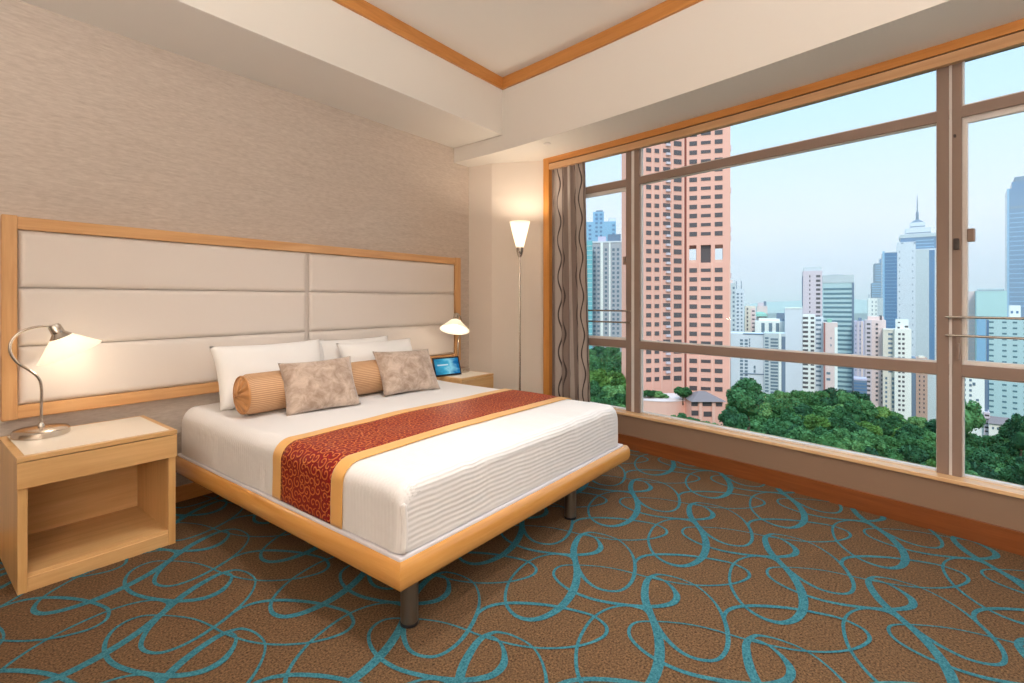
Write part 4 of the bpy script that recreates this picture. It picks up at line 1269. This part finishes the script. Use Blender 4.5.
TKM = bpy.data.meshes.new('trunk'); TKM.from_pydata([tuple(v) for v in tk.v], [], tk.f); TKM.materials.append(BARK); TKM.update(); TKM.shade_smooth()
trnd = random.Random(3)
def tree(px, y, t_, r, kind, label, group=None, name='tree', hz=1.0):
    p = bear(px, t_, zat(y, t_))
    o = thing(name, label, 'tree' if name == 'tree' else 'shrub', tuple(p), trnd.uniform(0, 2 * PI), group)
    c = bpy.data.objects.new('crown', CM[kind]); COL.objects.link(c); c.parent = o; c.scale = (r, r, r * hz)
    k = bpy.data.objects.new('trunk' if name == 'tree' else 'stem', TKM); COL.objects.link(k); k.parent = o; k.scale = (r, r, r * hz)
    return o
def ysill(px): return 300.5 + (410.5 - 300.5) + (px - 640) * .197
GL = {0: 'leafy green tree in the park canopy filling the foot of the wide middle pane', 1: 'leafy green tree in the park canopy beyond the right pane'}
for k, (t_, dy) in enumerate(((186, 6), (170, 15), (156, 25), (143, 36), (131, 48), (120, 62), (110, 78), (101, 95))):
    st = 19 if k < 4 else 23
    px = 704 + (k % 2) * 11
    while px < 1085:
        q = px + trnd.uniform(-5, 5)
        y = ysil(q) + dy + trnd.uniform(-4, 4)
        if y - 20 < ysill(q) + 14 and not (934 < q < 950 and False):
            right = q > 948
            r = trnd.uniform(4.3, 6.0) * t_ / 150 ** 1 * 1.0 if False else trnd.uniform(4.2, 5.8)
            kind = trnd.choice((0, 0, 1, 1, 1, 3, 3, 4, 4, 4, 2))
            tree(q, y + 4, t_ + trnd.uniform(-4, 4), r, kind, GL[int(right)], 'trees of the park canopy in the right pane' if right else 'trees of the park canopy in the middle pane')
        px += st
# trees with a place of their own
tree(748, 402, 112, 5.0, 4, 'tall dark bushy tree at the corner between pink tower and park canopy')
tree(733, 421, 104, 3.4, 1, 'dark round tree hiding the right side of the pink pavilion')
tree(962, 419, 165, 5.6, 1, 'dark blue-green tree in front of the white block in the right pane', hz=1.4)
tree(1021, 437, 150, 4.8, 4, 'dark upright tree right of the low cream house in the right pane', hz=1.3)
for px, y, r in ((650, 394, 2.3), (643, 394, 2.2), (657, 395, 2.2), (663, 397, 1.7)):
    tree(px, y, 147, r, 0, 'clipped green hedge bush on the terrace edge left of the pink tower entrance', 'hedge bushes on the terrace', 'shrub', .7)
tree(683, 393, 143, 2.9, 3, 'rounded green terrace bush under the dark recess of the pink tower', None, 'shrub', .75)
for px, y, r in ((648, 419, 2.2), (660, 420, 2.2), (672, 421.5, 2.4), (684, 421, 2.8), (697, 426, 2.8), (708, 430, 3.0), (640, 417, 2.0)):
    tree(px, y, 128, r, 1, 'low green bush on the slope under the peach retaining wall', 'bushes on the slope below the retaining wall', 'shrub', .8)
LG = 'leafy tree in the wood behind the narrow pane beside the curtain'
for px, y, t_, r, kind in ((588, 362, 230, 7, 1), (600, 359, 236, 7, 1), (613, 362, 228, 7, 4), (622, 372, 215, 6.5, 1), (594, 371, 210, 6, 4), (607, 374, 205, 6, 1), (584, 381, 175, 6, 2), (598, 384, 168, 5.6, 5), (612, 382, 172, 5.6, 2), (621, 388, 160, 4.6, 2), (588, 396, 140, 5.2, 0), (577, 390, 150, 5, 0), (570, 372, 215, 7, 1)):
    tree(px, y, t_, r, kind, LG, 'wood seen in the narrow pane')
for px, y, t_, r in ((601, 401, 118, 4.2), (614, 399, 116, 4.0), (624, 405, 112, 3.4), (590, 410, 112, 4.2), (578, 405, 118, 4.4), (606, 414, 105, 4), (620, 418, 104, 3.6)):
    tree(px, y, t_, r, 0, 'bright green tree close below the narrow pane, in front of the wood', 'bright trees close below the narrow pane')


# ------------------------------------------------------------------ light
wd = bpy.data.worlds.new('sky'); sc.world = wd; wd.use_nodes = True
t = NT(wd)
bg = t.n['Background']
tc = t.new('ShaderNodeTexCoord'); sx = t.new('ShaderNodeSeparateXYZ'); t.link(tc.outputs['Generated'], sx.inputs[0])
cl = t.noise(tc.outputs['Generated'], 3.0, 4, .5)
e = t.math('ADD', sx.outputs[2], t.math('MULTIPLY', t.math('SUBTRACT', cl, .5), .06))
t.link(t.ramp(e, [(0, lin(210, 228, 232)), (.04, lin(226, 233, 241)), (.14, lin(229, 237, 248)), (.30, lin(200, 232, 253)), (.6, lin(176, 220, 250))]), bg.inputs[0])
mr = t.new('ShaderNodeMapRange', interpolation_type='SMOOTHSTEP'); t.link(sx.outputs[2], mr.inputs[0])
for i_, v_ in ((1, .5), (2, .95), (3, 1.22), (4, 3.6)): mr.inputs[i_].default_value = v_
t.link(mr.outputs[0], bg.inputs[1])       # overcast: brightest overhead
su = bpy.data.lights.new('sun', 'SUN'); su.energy = 2.2; su.angle = rad(8); su.color = (1, .96, .9)
so = bpy.data.objects.new('sun', su); COL.objects.link(so)
dirv = Vector((.80, .25, -.62))          # from behind the building, on to the fronts that face it
so.rotation_euler = dirv.to_track_quat('-Z', 'Y').to_euler()
def point(name, loc, power, col, r):
    li = bpy.data.lights.new(name, 'POINT'); li.energy = power; li.color = col; li.shadow_soft_size = r
    o = bpy.data.objects.new(name, li); COL.objects.link(o); o.location = loc
    return o
def fill_down(x, y, power, col=(1, .98, .95)):  # added fill: spot out of view at ceiling height, brightens the room from above
    li = bpy.data.lights.new('added_fill_down', 'SPOT'); li.spot_size = rad(104); li.spot_blend = .8; li.shadow_soft_size = .08; li.energy = power * 4; li.color = col
    o = bpy.data.objects.new('added_fill_down', li); COL.objects.link(o); o.location = (x, y, ZC - .01)
    return o
for x, y, p in ((1.8, -.5, 32), (1.9, .6, 32), (1.6, 1.8, 36)):
    fill_down(x, y, p)
def fill_up(x, y, z, p):  # upward spot added behind the view to lift walls and ceiling; no lamp there
    li = bpy.data.lights.new('added_fill_up', 'SPOT'); li.spot_size = rad(165); li.spot_blend = .5; li.energy = p * 4; li.color = (1, .965, .925); li.shadow_soft_size = .15
    o = bpy.data.objects.new('added_fill_up', li); COL.objects.link(o); o.location = (x, y, z); o.rotation_euler = (PI, 0, 0)
fill_up(-1.6, -2.1, 1.0, 158)
fill_up(-1.7, .4, .9, 42)

cam = bpy.data.cameras.new('camera'); co = bpy.data.objects.new('camera', cam); COL.objects.link(co)
cam.sensor_width = 36; cam.lens = 36 * FPX / 1024
cam.shift_y = -41 / 1024
cam.clip_end = 5000; cam.clip_start = .02
co.location = CAMP
co.rotation_euler = (PI / 2, 0, math.atan2(FW.y, FW.x) - PI / 2)
sc.camera = co
sc.view_settings.view_transform = 'Standard'
sc.view_settings.look = 'None'
sc.view_settings.exposure = 0
sc.view_settings.gamma = 1
sc.view_settings.use_curve_mapping = False
sc.cycles.use_denoising = True
sc.cycles.max_bounces = 8
sc.cycles.transparent_max_bounces = 24
sc.cycles.sample_clamp_indirect = 8
